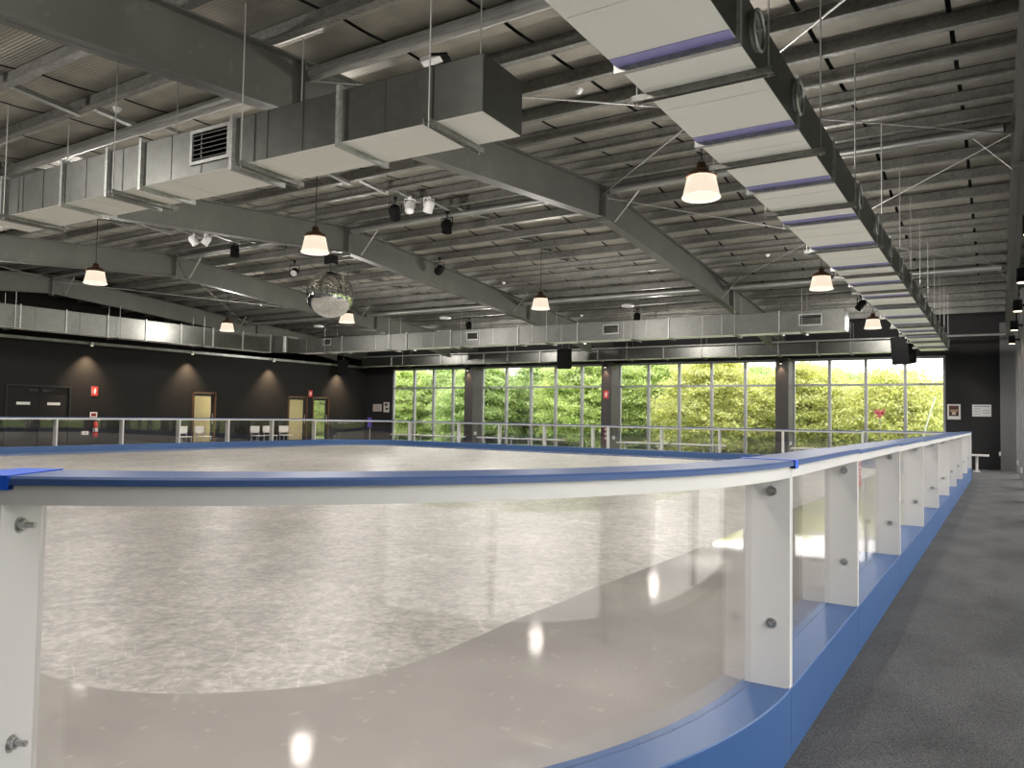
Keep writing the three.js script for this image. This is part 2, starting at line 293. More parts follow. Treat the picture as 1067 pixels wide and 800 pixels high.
// rafters: tapered plate girders with flanges, stiffeners, braces and a haunch at the far column
FRAMES.forEach((x, i) => {
  const names = ['grey steel rafter above the walkway beside the side windows', 'grey steel rafter passing over the near hanging duct', 'grey steel rafter the mirror ball hangs from', 'grey steel rafter between mirror ball and black partition', 'grey steel rafter above the black partition wall'];
  const r = new THREE.Group(), D = 0.6; r.name = 'rafter'; r.userData.label = names[i]; r.position.x = x; ceilingG.add(r);
  const along = (za, zb_, ya, y2, h, w) => { const s = new THREE.Shape([[za, ya], [zb_, y2], [zb_, y2 + h], [za, ya + h]].map(([z, y]) => new THREE.Vector2(z, y))); return metreUV(new THREE.ExtrudeGeometry(s, { depth: w, bevelEnabled: false }).translate(0, 0, -w / 2).rotateY(-Math.PI / 2)); };
  const R = ROOM.ridge, n = ROOM.near - 0.02, f = ROOM.far + 0.02;
  part(r, 'web', merge([along(R, n, yb(R), yb(n), D, 0.014), along(f, R, yb(f), yb(R), D, 0.014)]), M.beam);
  part(r, 'top_flange', merge([along(R, n, yb(R) + D - 0.02, yb(n) + D - 0.02, 0.02, 0.2), along(f, R, yb(f) + D - 0.02, yb(R) + D - 0.02, 0.02, 0.2)]), M.beam);
  part(r, 'bottom_flange', merge([along(R, n, yb(R), yb(n), 0.02, 0.2), along(f, R, yb(f), yb(R), 0.02, 0.2)]), M.beam);
  const hz = -21.0, he = -25.5, hs = new THREE.Shape([[hz, yb(hz)], [he, 3.78], [he, yb(he)]].map(([z, y]) => new THREE.Vector2(z, y)));
  part(r, 'haunch', merge([metreUV(new THREE.ExtrudeGeometry(hs, { depth: 0.014, bevelEnabled: false }).translate(0, 0, -0.007).rotateY(-Math.PI / 2)), along(he, hz, 3.78, yb(hz) - 0.005, 0.02, 0.2)]), M.beam);
  part(r, 'end_plate', box(-0.11, 0.11, yb(R) - 0.06, yb(R) + D, R - 0.03, R + 0.03), M.beam);
  for (const z of [-5.5, -20.9]) part(r, 'stiffener', box(-0.1, 0.1, yb(z) + 0.02, yb(z) + D - 0.02, z - 0.006, z + 0.006), M.beam);
  for (const z of [-19.9, R - 0.4]) for (const s of [-1, 1]) { if (i === 0 && s > 0) continue; part(r, 'fly_brace', bar(V(s * 0.09, yb(z) + 0.05, z), V(s * 0.62, yb(z) + 0.64, z - 0.0), 0.05, 0.006), M.galvBright); }
});
// strut tubes and bracing rods between rafters
for (const [z, dy] of [[-5.5, 0.42], [ROOM.ridge + 0.02, 0.5], [-20.3, 0.42]]) for (let i = 0; i < 4; i++) {
  const t = new THREE.Group(); t.name = 'strut'; t.position.set(FRAMES[i + 1], yb(z) + dy, z); ceilingG.add(t);
  part(t, 'tube', rod(V(0.2, 0, 0), V(6.3, 0, 0), 0.07, 14), M.galvBright);
  part(t, 'end_lug', box(0.015, 0.22, -0.06, 0.06, -0.008, 0.008), M.beam); part(t, 'end_lug', box(6.28, 6.485, -0.06, 0.06, -0.008, 0.008), M.beam);
}
{
  const R = ROOM.ridge, lay = [[0, -5.5, 1, R], [1, -5.5, 0, R], [0, R, 1, -20.3], [1, R, 0, -20.3], [3, -5.5, 4, R], [4, -5.5, 3, R], [3, R, 4, -20.3], [4, R, 3, -20.3]];
  lay.forEach(([a, za, b, zb_], k) => { const s = FRAMES[a] > FRAMES[b] ? -1 : 1, dy = 0.45 - (k % 2) * 0.05; part(ceilingG, 'brace_rod', rod(V(FRAMES[a] + s * 0.02, yb(za) + dy, za), V(FRAMES[b] - s * 0.02, yb(zb_) + dy, zb_), 0.011, 6), M.rod); });
}
// far columns with grey-brown cladding, a wall washer each, white power outlets
const spotTargets = [];
function spot(light, parent, target) { light.castShadow = true; parent.add(light); light.target = new THREE.Object3D(); light.target.position.copy(target); light.target.name = 'aim'; parent.add(light.target); }
[[-19.17, 'first'], [-12.69, 'second'], [-6.17, 'third']].forEach(([x, which], i) => {
  const c = new THREE.Group(); c.name = 'column'; c.userData.label = 'dark clad column between tall windows, ' + ['nearest the black partition', 'middle one with the red sign', 'nearest the black end wall'][i]; c.position.set(x, 0, -27.15); scene.getObjectByName('wall_far').add(c);
  part(c, 'cladding', rbox(-0.215, 0.215, 0, 3.5, -0.34, 0.35, 0.008), M.column);
  part(c, 'base', box(-0.225, 0.225, 0, 0.1, -0.34, 0.36), M.blackWall);
  const o = thing('power_outlet', 'white double outlet low on the ' + which + ' dark column', 'outlet', 'white outlets on the columns', V(x + 0.216, 0.62, -27.0));
  part(o, 'cover', rbox(0, 0.03, -0.06, 0.06, -0.09, 0.09, 0.006), M.white); part(o, 'socket', rbox(0.03, 0.05, -0.03, 0.03, -0.06, 0.0, 0.005), M.white); part(o, 'socket', box(0.03, 0.032, -0.03, 0.03, 0.02, 0.07), M.dark);
  const l = thing('wall_washer', 'small downlight at the top of the ' + which + ' dark column', 'downlight', 'downlights on the dark columns', V(x - 0.02, 3.3, -26.72));
  part(l, 'housing', new THREE.CylinderGeometry(0.05, 0.05, 0.1, 20).translate(0, 0.05, 0), M.dark); part(l, 'bracket', box(-0.02, 0.02, 0.06, 0.09, -0.085, 0), M.dark);
  part(l, 'lens', new THREE.CylinderGeometry(0.042, 0.042, 0.01, 20).translate(0, -0.004, 0), M.lens);
  const s = new THREE.SpotLight(new THREE.Color(1, 0.66, 0.42), 2.2, 0, 0.75, 0.7, 2); s.position.set(0, -0.02, 0); s.name = 'wall_washer_light'; s.shadow.radius = 2; spot(s, l, V(0, -3, -0.12));
});

// ---------------------------------------------------------------- doors and fittings of the black partition
{
  const X = ROOM.left;
  const dd = structGroup('door_1', 'black double door with small white notices in the partition', 'door', V(X, 0, -12.61));
  part(dd, 'frame', merge([box(-0.16, 0.03, 0, 2.13, 0.93, 0.99), box(-0.16, 0.03, 0, 2.13, -0.99, -0.93), box(-0.16, 0.03, 2.07, 2.13, -0.93, 0.93)]), M.blackWall);
  for (const s of [-1, 1]) { const l = part(dd, 'leaf', rbox(-0.06, -0.015, 0.01, 2.06, s > 0 ? 0.004 : -0.925, s > 0 ? 0.925 : -0.004, 0.006), M.leftWall); part(l, 'notice', box(-0.014, -0.008, 1.5, 1.585, s * 0.46 - 0.2, s * 0.46 + 0.2), canvasMat(128, 32, (g, w, h) => { g.fillStyle = '#d8d8d4'; g.fillRect(0, 0, w, h); g.fillStyle = '#555'; g.fillRect(16, 11, 96, 9); })); part(l, 'closer', box(-0.014, 0.03, 1.93, 1.99, s * 0.2 - 0.13, s * 0.2 + 0.13), M.darkMetal); }
  const glazed = (n, z0, z1, h, lab, ajar) => {
    const d = structGroup('door_' + n, lab, 'door', V(X, 0, (z0 + z1) / 2)), w = (z0 - z1) / 2;
    part(d, 'frame', merge([box(-0.16, 0.03, 0, h, w - 0.05, w), box(-0.16, 0.03, 0, h, -w, -w + 0.05), box(-0.16, 0.03, h - 0.05, h, -w, w)]), M.wood);
    const leaf = part(d, 'leaf', merge([box(-0.1, -0.06, 0.01, h - 0.06, w - 0.15, w - 0.055), box(-0.1, -0.06, 0.01, h - 0.06, -w + 0.055, -w + 0.15), box(-0.1, -0.06, h - 0.16, h - 0.06, -w + 0.15, w - 0.15), box(-0.1, -0.06, 0.01, 0.2, -w + 0.15, w - 0.15)]), M.blackWall);
    part(leaf, 'glass', box(-0.084, -0.076, 0.2, h - 0.16, -w + 0.15, w - 0.15), M.pane); part(leaf, 'handle', rod(V(-0.03, 0.9, -w + 0.11), V(-0.03, 1.3, -w + 0.11), 0.014), M.steel);
  };
  glazed(2, -18.1, -19.15, 2.12, 'glazed door in the partition showing a cream room, next to no other door');
  glazed(3, -22.75, -23.85, 2.1, 'glazed door showing a cream room, left of the door to daylight');
  glazed(4, -24.15, -25.15, 2.1, 'glazed door showing green daylight beyond');
  const bl = thing('ceiling_lamp', 'round ceiling lamp in the cream room behind the partition', 'lamp', null, V(-28.2, 2.9, -23.6));
  part(bl, 'diffuser', lathe([[0.001, -0.09], [0.12, -0.08], [0.19, -0.03], [0.2, 0]], 24), M.bulb); const pl = new THREE.PointLight(new THREE.Color(1, 0.92, 0.72), 40, 0, 2); pl.position.set(0, -0.05, 0); pl.castShadow = true; pl.shadow.radius = 6; pl.name = 'ceiling_lamp_light'; bl.add(pl);
  // wall washers over the partition
  [-14.06, -17.85, -21.69, -25.6].forEach((z, i) => {
    const l = thing('wall_spot', ['downlight over the fire extinguisher on the black partition', 'downlight left of the single glazed door', 'downlight between the glazed doors', 'downlight in the corner past the glazed doors'][i], 'downlight', 'downlights along the black partition', V(X + 0.3, 3.5, z));
    part(l, 'housing', new THREE.CylinderGeometry(0.05, 0.05, 0.12, 18).translate(0, 0.06, 0), M.white); part(l, 'bracket', box(-0.2, 0, 0.09, 0.12, -0.02, 0.02), M.galvBright); part(l, 'lens', new THREE.CylinderGeometry(0.042, 0.042, 0.01, 18).translate(0, -0.004, 0), M.lens);
    const s = new THREE.SpotLight(new THREE.Color(1, 0.72, 0.48), 26, 0, 0.80, 0.8, 2); s.position.set(0, -0.03, 0); s.name = 'wall_spot_light'; s.shadow.radius = 2; spot(s, l, V(-0.06, -3, 0));
  });
  const sign = (name, lab, cat, P, w, h, draw, axis, grp) => { const t = thing(name, lab, cat, grp, P); const m = canvasMat(128, Math.round(128 * h / w), draw); if (axis === 'x') { part(t, 'plate', box(0, 0.012, -h / 2, h / 2, -w / 2, w / 2), M.white); const f = new THREE.PlaneGeometry(w, h).rotateY(Math.PI / 2).translate(0.014, 0, 0); part(t, 'print', f, m); } else { part(t, 'plate', box(-w / 2, w / 2, -h / 2, h / 2, 0, 0.012), M.white); part(t, 'print', new THREE.PlaneGeometry(w, h).translate(0, 0, 0.014), m); } return t; };
  const ext = (g, w, h) => { g.fillStyle = '#c8342c'; g.fillRect(0, 0, w, h); g.fillStyle = '#f4e6e2'; g.fillRect(w * 0.4, h * 0.3, w * 0.24, h * 0.5); g.fillRect(w * 0.46, h * 0.18, w * 0.1, h * 0.12); g.fillRect(w * 0.62, h * 0.2, w * 0.08, h * 0.4); g.fillRect(w * 0.2, h * 0.3, w * 0.06, h * 0.45); };
  sign('fire_sign', 'red and white extinguisher location sign on the black partition', 'sign', hit(98.5, 407.5, 'x', X), 0.22, 0.32, ext, 'x');
  sign('fire_sign', 'red extinguisher sign between the two narrow glazed doors', 'sign', hit(323.5, 410, 'x', X), 0.2, 0.28, ext, 'x');
  sign('notice_plate', 'small white notice with red panel above the fire extinguisher', 'sign', hit(97.3, 433, 'x', X + 0.05), 0.24, 0.24, (g, w, h) => { g.fillStyle = '#e6e2dc'; g.fillRect(0, 0, w, h); g.fillStyle = '#a02018'; g.fillRect(w * 0.15, h * 0.15, w * 0.7, h * 0.45); g.fillStyle = '#222'; g.fillRect(w * 0.25, h * 0.3, w * 0.5, h * 0.16); }, 'x');
  { const t = thing('fire_extinguisher', 'red fire extinguisher hung on the black partition wall', 'extinguisher', null, V(X + 0.13, 0.45, hit(97.5, 440, 'x', X).z));
    part(t, 'cylinder', lathe([[0.001, 0], [0.075, 0.01], [0.08, 0.05], [0.08, 0.42], [0.05, 0.5], [0.025, 0.53], [0.001, 0.53]], 20), M.red); part(t, 'label_band', new THREE.CylinderGeometry(0.081, 0.081, 0.12, 20, 1, true).translate(0, 0.25, 0), M.white); part(t, 'valve', rbox(-0.02, 0.02, 0.53, 0.6, -0.02, 0.06, 0.005), M.darkMetal); part(t, 'bracket', box(-0.12, -0.07, 0.3, 0.34, -0.05, 0.05), M.darkMetal); part(t, 'hose', new THREE.TubeGeometry(new THREE.CatmullRomCurve3([V(0, 0.57, 0.05), V(0.05, 0.6, 0.12), V(0.08, 0.4, 0.12), V(0.08, 0.15, 0.05)]), 16, 0.012, 6), M.dark); }
  sign('fire_sign', 'red extinguisher sign on the middle dark column', 'sign', V(hit(631.5, 411, 'z', -26.79).x, hit(631.5, 411, 'z', -26.79).y, -26.795), 0.2, 0.3, ext, 'z');
  sign('wall_notice', 'narrow poster with white symbols on the middle dark column', 'poster', V(hit(631, 455, 'z', -26.79).x, 0.75, -26.795), 0.26, 0.6, (g, w, h) => { g.fillStyle = '#5a2a30'; g.fillRect(0, 0, w, h); g.fillStyle = '#c9b8b8'; for (let k = 0; k < 3; k++) { g.beginPath(); g.arc(w / 2, h * (0.2 + 0.28 * k), w * 0.2, 0, 7); g.fill(); } }, 'z');
  // posters on the black end wall and the dark far left corner
  const at = (x0, y0, x1, y1) => { const a = hit(x0, y0, 'z', ROOM.far), b = hit(x1, y1, 'z', ROOM.far); return [V((a.x + b.x) / 2, (a.y + b.y) / 2, ROOM.far + 0.002), Math.abs(b.x - a.x), Math.abs(a.y - b.y)]; };
  let [P, w, h] = at(987, 421, 1001, 437);
  sign('picture_poster', 'white-bordered poster with dark warm picture on the black end wall', 'poster', P, w, h, (g, W, Hh) => { g.fillStyle = '#e9e6e2'; g.fillRect(0, 0, W, Hh); g.fillStyle = '#3a2420'; g.fillRect(W * 0.14, Hh * 0.1, W * 0.72, Hh * 0.68); g.fillStyle = '#b08a70'; g.fillRect(W * 0.2, Hh * 0.34, W * 0.6, Hh * 0.16); g.fillStyle = '#d9c4b4'; g.fillRect(W * 0.34, Hh * 0.5, W * 0.3, Hh * 0.2); g.fillStyle = '#6e3a30'; g.fillRect(W * 0.22, Hh * 0.14, W * 0.56, Hh * 0.12); }, 'z');
  [P, w, h] = at(1013, 421.5, 1033, 434);
  sign('notice_board', 'white landscape notice with grey text lines on the black end wall', 'notice', P, w, h, (g, W, Hh) => { g.fillStyle = '#dcdcdc'; g.fillRect(0, 0, W, Hh); g.fillStyle = '#9a9ca2'; g.fillRect(W * 0.08, Hh * 0.1, W * 0.84, Hh * 0.1); for (let k = 0; k < 5; k++) g.fillRect(W * (k % 2 ? 0.55 : 0.1), Hh * (0.34 + 0.11 * k), W * 0.34, Hh * 0.05); }, 'z');
  [P, w, h] = at(389, 421, 397.5, 428.5);
  sign('wall_notice', 'pale notice in the dark corner, left of a second notice', 'notice', P, w, h, (g, W, Hh) => { g.fillStyle = '#c9bfb6'; g.fillRect(0, 0, W, Hh); g.fillStyle = '#8d8480'; for (let k = 0; k < 4; k++) g.fillRect(W * 0.12, Hh * (0.2 + 0.18 * k), W * 0.76, Hh * 0.06); }, 'z');
  [P, w, h] = at(400, 419, 405.5, 429.5);
  sign('wall_notice', 'white notice with black pictures next to the first tall window', 'notice', P, w, h, (g, W, Hh) => { g.fillStyle = '#cfcac4'; g.fillRect(0, 0, W, Hh); g.fillStyle = '#2c2a2a'; g.fillRect(W * 0.2, Hh * 0.12, W * 0.5, Hh * 0.24); g.fillRect(W * 0.35, Hh * 0.55, W * 0.5, Hh * 0.2); }, 'z');
}

// ---------------------------------------------------------------- ice
const RINK = { x1: -0.735, x0: -23.7, z1: -0.51, z0: -25.0, r: 2.85 };
function rounded(x0, x1, z0, z1, r) { const s = new THREE.Shape(); s.moveTo(x0 + r, -z1); s.lineTo(x1 - r, -z1); s.absarc(x1 - r, -z1 + r, r, -Math.PI / 2, 0); s.lineTo(x1, -z0 - r); s.absarc(x1 - r, -z0 - r, r, 0, Math.PI / 2); s.lineTo(x0 + r, -z0); s.absarc(x0 + r, -z0 - r, r, Math.PI / 2, Math.PI); s.lineTo(x0, -z1 + r); s.absarc(x0 + r, -z1 + r, r, Math.PI, 1.5 * Math.PI); return s; }
{
  const t = structGroup('floor_ice', 'milky ice sheet of the rink with skate scratches', 'ice');
  const flatTop = (sh, y) => new THREE.ShapeGeometry(sh, 40).rotateX(-Math.PI / 2).translate(0, y, 0);
  const e = 0.19, ring = rounded(RINK.x0 + e + 0.07, RINK.x1 - e + 0.05, RINK.z0 + e, RINK.z1 - e, RINK.r - e);
  // the melted margin ends in a slightly wavy line
  const sp = rounded(-22.3, -2.56, -23.6, -2.05, 1.35).getSpacedPoints(480); sp.pop();
  const wob = sp.map((p, i) => { const q = sp[(i + 1) % sp.length], l = Math.hypot(q.x - p.x, q.y - p.y) || 1, u = i / sp.length, w = 0.16 * (fbm(u, 0.3, 40, 3) - 0.5); return new THREE.Vector2(p.x + (q.y - p.y) / l * w, p.y - (q.x - p.x) / l * w); });
  ring.holes.push(new THREE.Path(wob));
  part(t, 'wet_margin', flatTop(ring, 0.1), M.wet, 'smooth wet ice along the barrier');
  part(t, 'frosted_ice', flatTop(new THREE.Shape(wob), 0.1), M.ice, 'scratched frosty ice');
  part(t, 'ice_slab', new THREE.ExtrudeGeometry(rounded(RINK.x0 + e + 0.07, RINK.x1 - e + 0.05, RINK.z0 + e, RINK.z1 - e, RINK.r - e), { depth: 0.085, bevelEnabled: false, curveSegments: 24 }).rotateX(-Math.PI / 2).translate(0, 0.005, 0), M.wet);
}

// ---------------------------------------------------------------- rink barrier
const capProf = (y) => [[-0.018, y], [-0.018, y + 0.016], [-0.012, y + 0.022], [0.2, y + 0.022], [0.206, y + 0.016], [0.206, y]];
const nutGeo = merge([new THREE.CylinderGeometry(0.016, 0.016, 0.012, 6), new THREE.CylinderGeometry(0.022, 0.022, 0.004, 16).translate(0, -0.008, 0), new THREE.CylinderGeometry(0.008, 0.008, 0.03, 10).translate(0, 0.016, 0)]);
const ptAt = (path, s) => { let a = 0; for (let i = 1; i < path.length; i++) { const p = path[i - 1], q = path[i], l = Math.hypot(q.x - p.x, q.z - p.z); if (a + l >= s || i === path.length - 1) { const t = (s - a) / l; return { x: p.x + (q.x - p.x) * t, z: p.z + (q.z - p.z) * t, nx: p.nx + (q.nx - p.nx) * t, nz: p.nz + (q.nz - p.nz) * t }; } a += l; } };
const sub = (path, s0, s1, n) => { const o = []; for (let i = 0; i <= n; i++) o.push(ptAt(path, s0 + (s1 - s0) * i / n)); return o; };
function barrier(path, top, label, group, opt = {}) {
  let L = 0; for (let i = 1; i < path.length; i++) L += Math.hypot(path[i].x - path[i - 1].x, path[i].z - path[i - 1].z);
  const n = path.length > 2 ? path.length - 1 : 1, c = path[path.length >> 1];
  const o = thing('rink_barrier_panel', label, 'barrier', group, V(c.x, 0, c.z));
  const P = path.map((p) => ({ ...p, x: p.x - c.x, z: p.z - c.z })), g = 0.0025, B = 0.29;
  const full = sub(P, g, L - g, n), mid = sub(P, 0.024, L - 0.024, n);
  part(o, 'base', sweep(full, [[0.006, 0], [0.0, 0.01], [0.0, B - 0.008], [0.008, B], [0.16, B], [0.2, B], [0.2, 0]]), M.blue, 'blue base board and ledge');
  const ledge = part(o, 'edge_strip', sweep(full, [[-0.004, B - 0.014], [-0.004, B - 0.002], [0.0, B + 0.003], [0.010, B + 0.003], [0.010, B - 0.014]]), M.blue);
  part(o, 'top_rail', sweep(full, [[0.0, top - 0.05], [0.0, top], [0.185, top], [0.185, top - 0.05]]), M.board, 'white top rail');
  part(o, 'cap', sweep(full, capProf(top)), M.cap, 'blue cap board');
  part(o, 'pane', sweep(mid, [[0.158, B], [0.158, top - 0.05], [0.168, top - 0.05], [0.168, B]]), M.acrylic, 'clear acrylic pane');
  for (const [s0, s1, dir] of [[g, 0.022, 1], [L - 0.022, L - g, -1]]) {
    const b = part(o, 'end_board', sweep(sub(P, s0, s1, 1), [[0.0, B], [0.0, top - 0.05], [0.185, top - 0.05], [0.185, B]]), M.board, 'white end board');
    if (opt.bolts) for (const y of [1.1, 0.55]) { const q = ptAt(P, dir > 0 ? 0.03 : L - 0.03), r = ptAt(P, dir > 0 ? 0.2 : L - 0.2); const d = V(r.x - q.x, 0, r.z - q.z).normalize(); const m = part(b, 'bolt', nutGeo, M.steel); m.position.set(q.x - q.nx * 0.075, y, q.z - q.nz * 0.075); m.quaternion.setFromUnitVectors(V(0, 1, 0), d); }
  }
  return o;
}
const line = (ax, az, bx, bz, nx, nz) => [{ x: ax, z: az, nx, nz }, { x: bx, z: bz, nx, nz }];
const arc = (cx, cz, r, a0, a1, n) => { const o = []; for (let i = 0; i <= n; i++) { const a = a0 + (a1 - a0) * i / n; o.push({ x: cx + r * Math.cos(a), z: cz + r * Math.sin(a), nx: Math.cos(a), nz: Math.sin(a) }); } return o; };
const RG = 'rink barrier panels', ORD = ['first', 'second', 'third', 'fourth', 'fifth', 'sixth', 'seventh', 'eighth', 'ninth', 'tenth', 'eleventh'];
{ // walkway side, a little off square to the hall
  const zs = [-3.36, -5.06, -7.2, -9.32, -11.44, -13.5, -15.5, -17.6, -19.7, -21.9], xr = (z) => -0.735 + (-3.36 - z) * 0.0095;
  for (let i = 0; i < zs.length - 1; i++) barrier(line(xr(zs[i]), zs[i], xr(zs[i + 1]), zs[i + 1], 1, 0.0095), 1.21 - 0.0028 * (-3.36 - zs[i]), i ? ORD[i] + ' straight clear walkway barrier panel counted from the large curved corner panel' : 'short straight clear barrier panel next to the curved corner panel', i ? RG : null, { bolts: true });
  const D = Math.PI / 180, cx = -0.735 - 2.85, cz = -3.36;
  barrier(arc(cx, cz, 2.85, 0, 58.6 * D, 28), 1.21, 'large curved clear corner panel with blue base and cap', null, { bolts: true });
  barrier(arc(cx, cz, 2.85, 58.6 * D, 90 * D, 16), 1.21, 'second curved corner panel past the taped joint', null, { bolts: true });
  for (let i = 0; i < 8; i++) barrier(line(cx - 2.15 * i, -0.51, cx - 2.15 * (i + 1), -0.51, 0, 1), 1.2, ORD[i] + ' straight near-end barrier panel counted from the taped curved corner', RG + ' near end');
  const nl = cx - 2.15 * 8;                                                     // -20.785
  barrier(arc(nl, -3.36, 2.85, 90 * D, 180 * D, 24), 1.18, 'curved barrier corner between near end and black partition', null);
  const xl = nl - 2.85;                                                        // -23.635
  const zl = [-3.36, -4.0, -6, -8, -10, -12, -14.03, -16.03, -18.0, -20.0, -22.15]; for (let i = 0; i < zl.length - 1; i++) barrier(line(xl, zl[i], xl, zl[i + 1], -1, 0), 1.12, ORD[zl.length - 2 - i] + ' barrier panel along the black partition counted from the dark far corner', RG + ' partition side');
  barrier(arc(nl, -22.15, 2.85, 180 * D, 270 * D, 24), 1.1, 'curved barrier corner in front of the dark far corner', null);
  const xf = [nl, -18.25, -16.3, -14.3, -12.3, -11.7, -9.7, -7.7, -5.7, -3.41]; for (let i = 0; i < xf.length - 1; i++) barrier(line(xf[i], -25.0, xf[i + 1], -25.0, 0, -1), 1.09, i === 4 ? 'very narrow barrier panel before the middle dark column' : ORD[i < 4 ? i : i - 1] + ' barrier panel along the tall windows counted from the dark far corner', i === 4 ? null : RG + ' window side');
  barrier(arc(-3.41, -22.15, 2.85, 270 * D, 360 * D, 24).map((p, i) => ({ ...p })), 1.12, 'curved barrier corner near the black end wall', null);
  // blue tape wrapped over two joints of the cap
  const tp = (a, w, lab) => { const t = thing('tape_wrap', lab, 'tape', 'blue tape on the cap joints', V(0, 0, 0)); const p = a; part(t, 'wrap', sweep(p, [[-0.0225, 1.198], [-0.0225, 1.234], [0.21, 1.235], [0.21, 1.2], [0.208, 1.2], [0.208, 1.2328], [-0.0195, 1.2328], [-0.0195, 1.198]]), M.tape); return t; };
  tp(arc(cx, cz, 2.85, 57.6 * D, 60.2 * D, 4), 0, 'bright blue tape round the cap joint at the end of the curved panel');
  tp(line(-0.735, -3.335, -0.735, -3.39, 1, 0), 0, 'blue tape round the cap joint between curved and straight panels');
}

{ // red warning sticker with pale lettering on the second straight pane
  const a = hit(894, 480, 'x', -0.875), b = hit(894, 507, 'x', -0.875), t = thing('warning_sticker', 'narrow red sticker with pale lettering on a barrier pane', 'sticker', null, V(-0.8735, (a.y + b.y) / 2, a.z - 0.06)), h = Math.abs(a.y - b.y);
  part(t, 'backing', box(-0.001, 0.001, -h / 2, h / 2, -0.06, 0.06), M.red);
  part(t, 'print', new THREE.PlaneGeometry(0.12, h).rotateY(Math.PI / 2).translate(0.0018, 0, 0), canvasMat(64, 128, (g, W, Hh) => { g.fillStyle = '#c0303a'; g.fillRect(0, 0, W, Hh); g.fillStyle = '#e9dcdc'; g.fillRect(8, 30, 48, 8); g.fillRect(8, 52, 40, 6); g.fillRect(8, 66, 48, 6); g.fillRect(8, 90, 30, 6); }));
}

// ---------------------------------------------------------------- ducts
function frontWall(x0, x1, h, t, holes) {              // duct face with real openings for its grilles
  const s = new THREE.Shape([[x0, 0], [x1, 0], [x1, h], [x0, h]].map(([x, y]) => new THREE.Vector2(x, y)));
  for (const [x, y, w, k] of holes) if (x > x0 && x < x1) s.holes.push(new THREE.Path([[x - w / 2, y - k / 2], [x - w / 2, y + k / 2], [x + w / 2, y + k / 2], [x + w / 2, y - k / 2]].map(([a, b]) => new THREE.Vector2(a, b))));
  return metreUV(new THREE.ExtrudeGeometry(s, { depth: t, bevelEnabled: false }).translate(0, 0, -t));
}
function ductRun(name, label, len, w, h, joints, origin, turn, opt = {}) {   // runs along local +x from 0 to len; y from 0 (bottom); z from 0 (front) to -w
  const d = thing(name, label, 'duct', null, origin, turn), t = 0.004;
  const js = [0, ...joints, len];
  for (let i = 0; i < js.length - 1; i++) {
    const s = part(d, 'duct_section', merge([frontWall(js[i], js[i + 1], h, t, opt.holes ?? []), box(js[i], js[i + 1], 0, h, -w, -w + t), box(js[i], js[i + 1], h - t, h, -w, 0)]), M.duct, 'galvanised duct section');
    part(s, 'underside', box(js[i] + 0.006, js[i + 1] - 0.006, -0.003, 0.006, -w + 0.003, -0.003), M.ductUnderLit, 'duct underside painted pale for light bounced off the ice');
    const L = js[i + 1] - js[i], n = Math.max(1, Math.round(L / (opt.seam ?? 0.42)));
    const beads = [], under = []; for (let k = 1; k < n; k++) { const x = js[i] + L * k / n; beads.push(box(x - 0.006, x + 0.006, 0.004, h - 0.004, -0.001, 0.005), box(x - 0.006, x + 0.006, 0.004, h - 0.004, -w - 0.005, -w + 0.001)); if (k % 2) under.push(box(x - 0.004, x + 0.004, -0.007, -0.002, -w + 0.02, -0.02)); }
    for (const b of beads) part(s, 'seam', b, M.duct); for (const b of under) part(s, 'seam', b, M.ductUnderLit);
  }
  for (const x of joints) part(d, 'flange', merge([box(x - 0.018, x + 0.018, -0.04, h + 0.035, 0, 0.035), box(x - 0.018, x + 0.018, -0.04, h + 0.035, -w - 0.035, -w), box(x - 0.018, x + 0.018, h, h + 0.035, -w, 0), box(x - 0.018, x + 0.018, -0.04, -0.003, -w, 0)]), M.galvBright, 'bolted duct flange');
  for (const x of opt.ends ?? []) part(d, 'end_cap', box(x - 0.004, x + 0.004, 0, h, -w, 0), M.duct);
  return d;
}
const rungs = (x, w) => { const o = []; for (let z = 0.06; z > -w - 0.06; z -= 0.05) o.push(box(x - 0.009, x + 0.009, -0.035, -0.030, z - 0.02, z)); return o; };
function hangers(d, xs, w, h, rise) {                  // slotted channel under the duct and two threaded rods
  for (const x of xs) {
    const c = part(d, 'hanger_channel', merge([box(x - 0.022, x - 0.009, -0.035, -0.030, -w - 0.09, 0.09), box(x + 0.009, x + 0.022, -0.035, -0.030, -w - 0.09, 0.09), ...rungs(x, w), box(x - 0.03, x - 0.022, -0.045, -0.004, -w - 0.09, 0.09), box(x + 0.022, x + 0.03, -0.045, -0.004, -w - 0.09, 0.09)]), M.galv);
    for (const z of [0.06, -w - 0.06]) part(c, 'threaded_rod', rod(V(x, -0.06, z), V(x, rise, z), 0.006, 6), M.rod);
  }
}
function grille(d, x, y, w, h, slat = M.rod, name = 'grille') {   // frame and tilted slats over a real opening
  const g = part(d, name, merge([box(x - w / 2 - 0.03, x + w / 2 + 0.03, y + h / 2, y + h / 2 + 0.03, 0, 0.02), box(x - w / 2 - 0.03, x + w / 2 + 0.03, y - h / 2 - 0.03, y - h / 2, 0, 0.02), box(x - w / 2 - 0.03, x - w / 2, y - h / 2, y + h / 2, 0, 0.02), box(x + w / 2, x + w / 2 + 0.03, y - h / 2, y + h / 2, 0, 0.02)]), M.galvBright, 'air grille');
  const n = Math.max(4, Math.round(h / 0.045)); for (let k = 0; k < n; k++) part(g, 'slat', new THREE.BoxGeometry(w, 0.003, 0.028).rotateX(0.6).translate(x, y - h / 2 + (k + 0.5) * h / n, 0.012), slat);
}
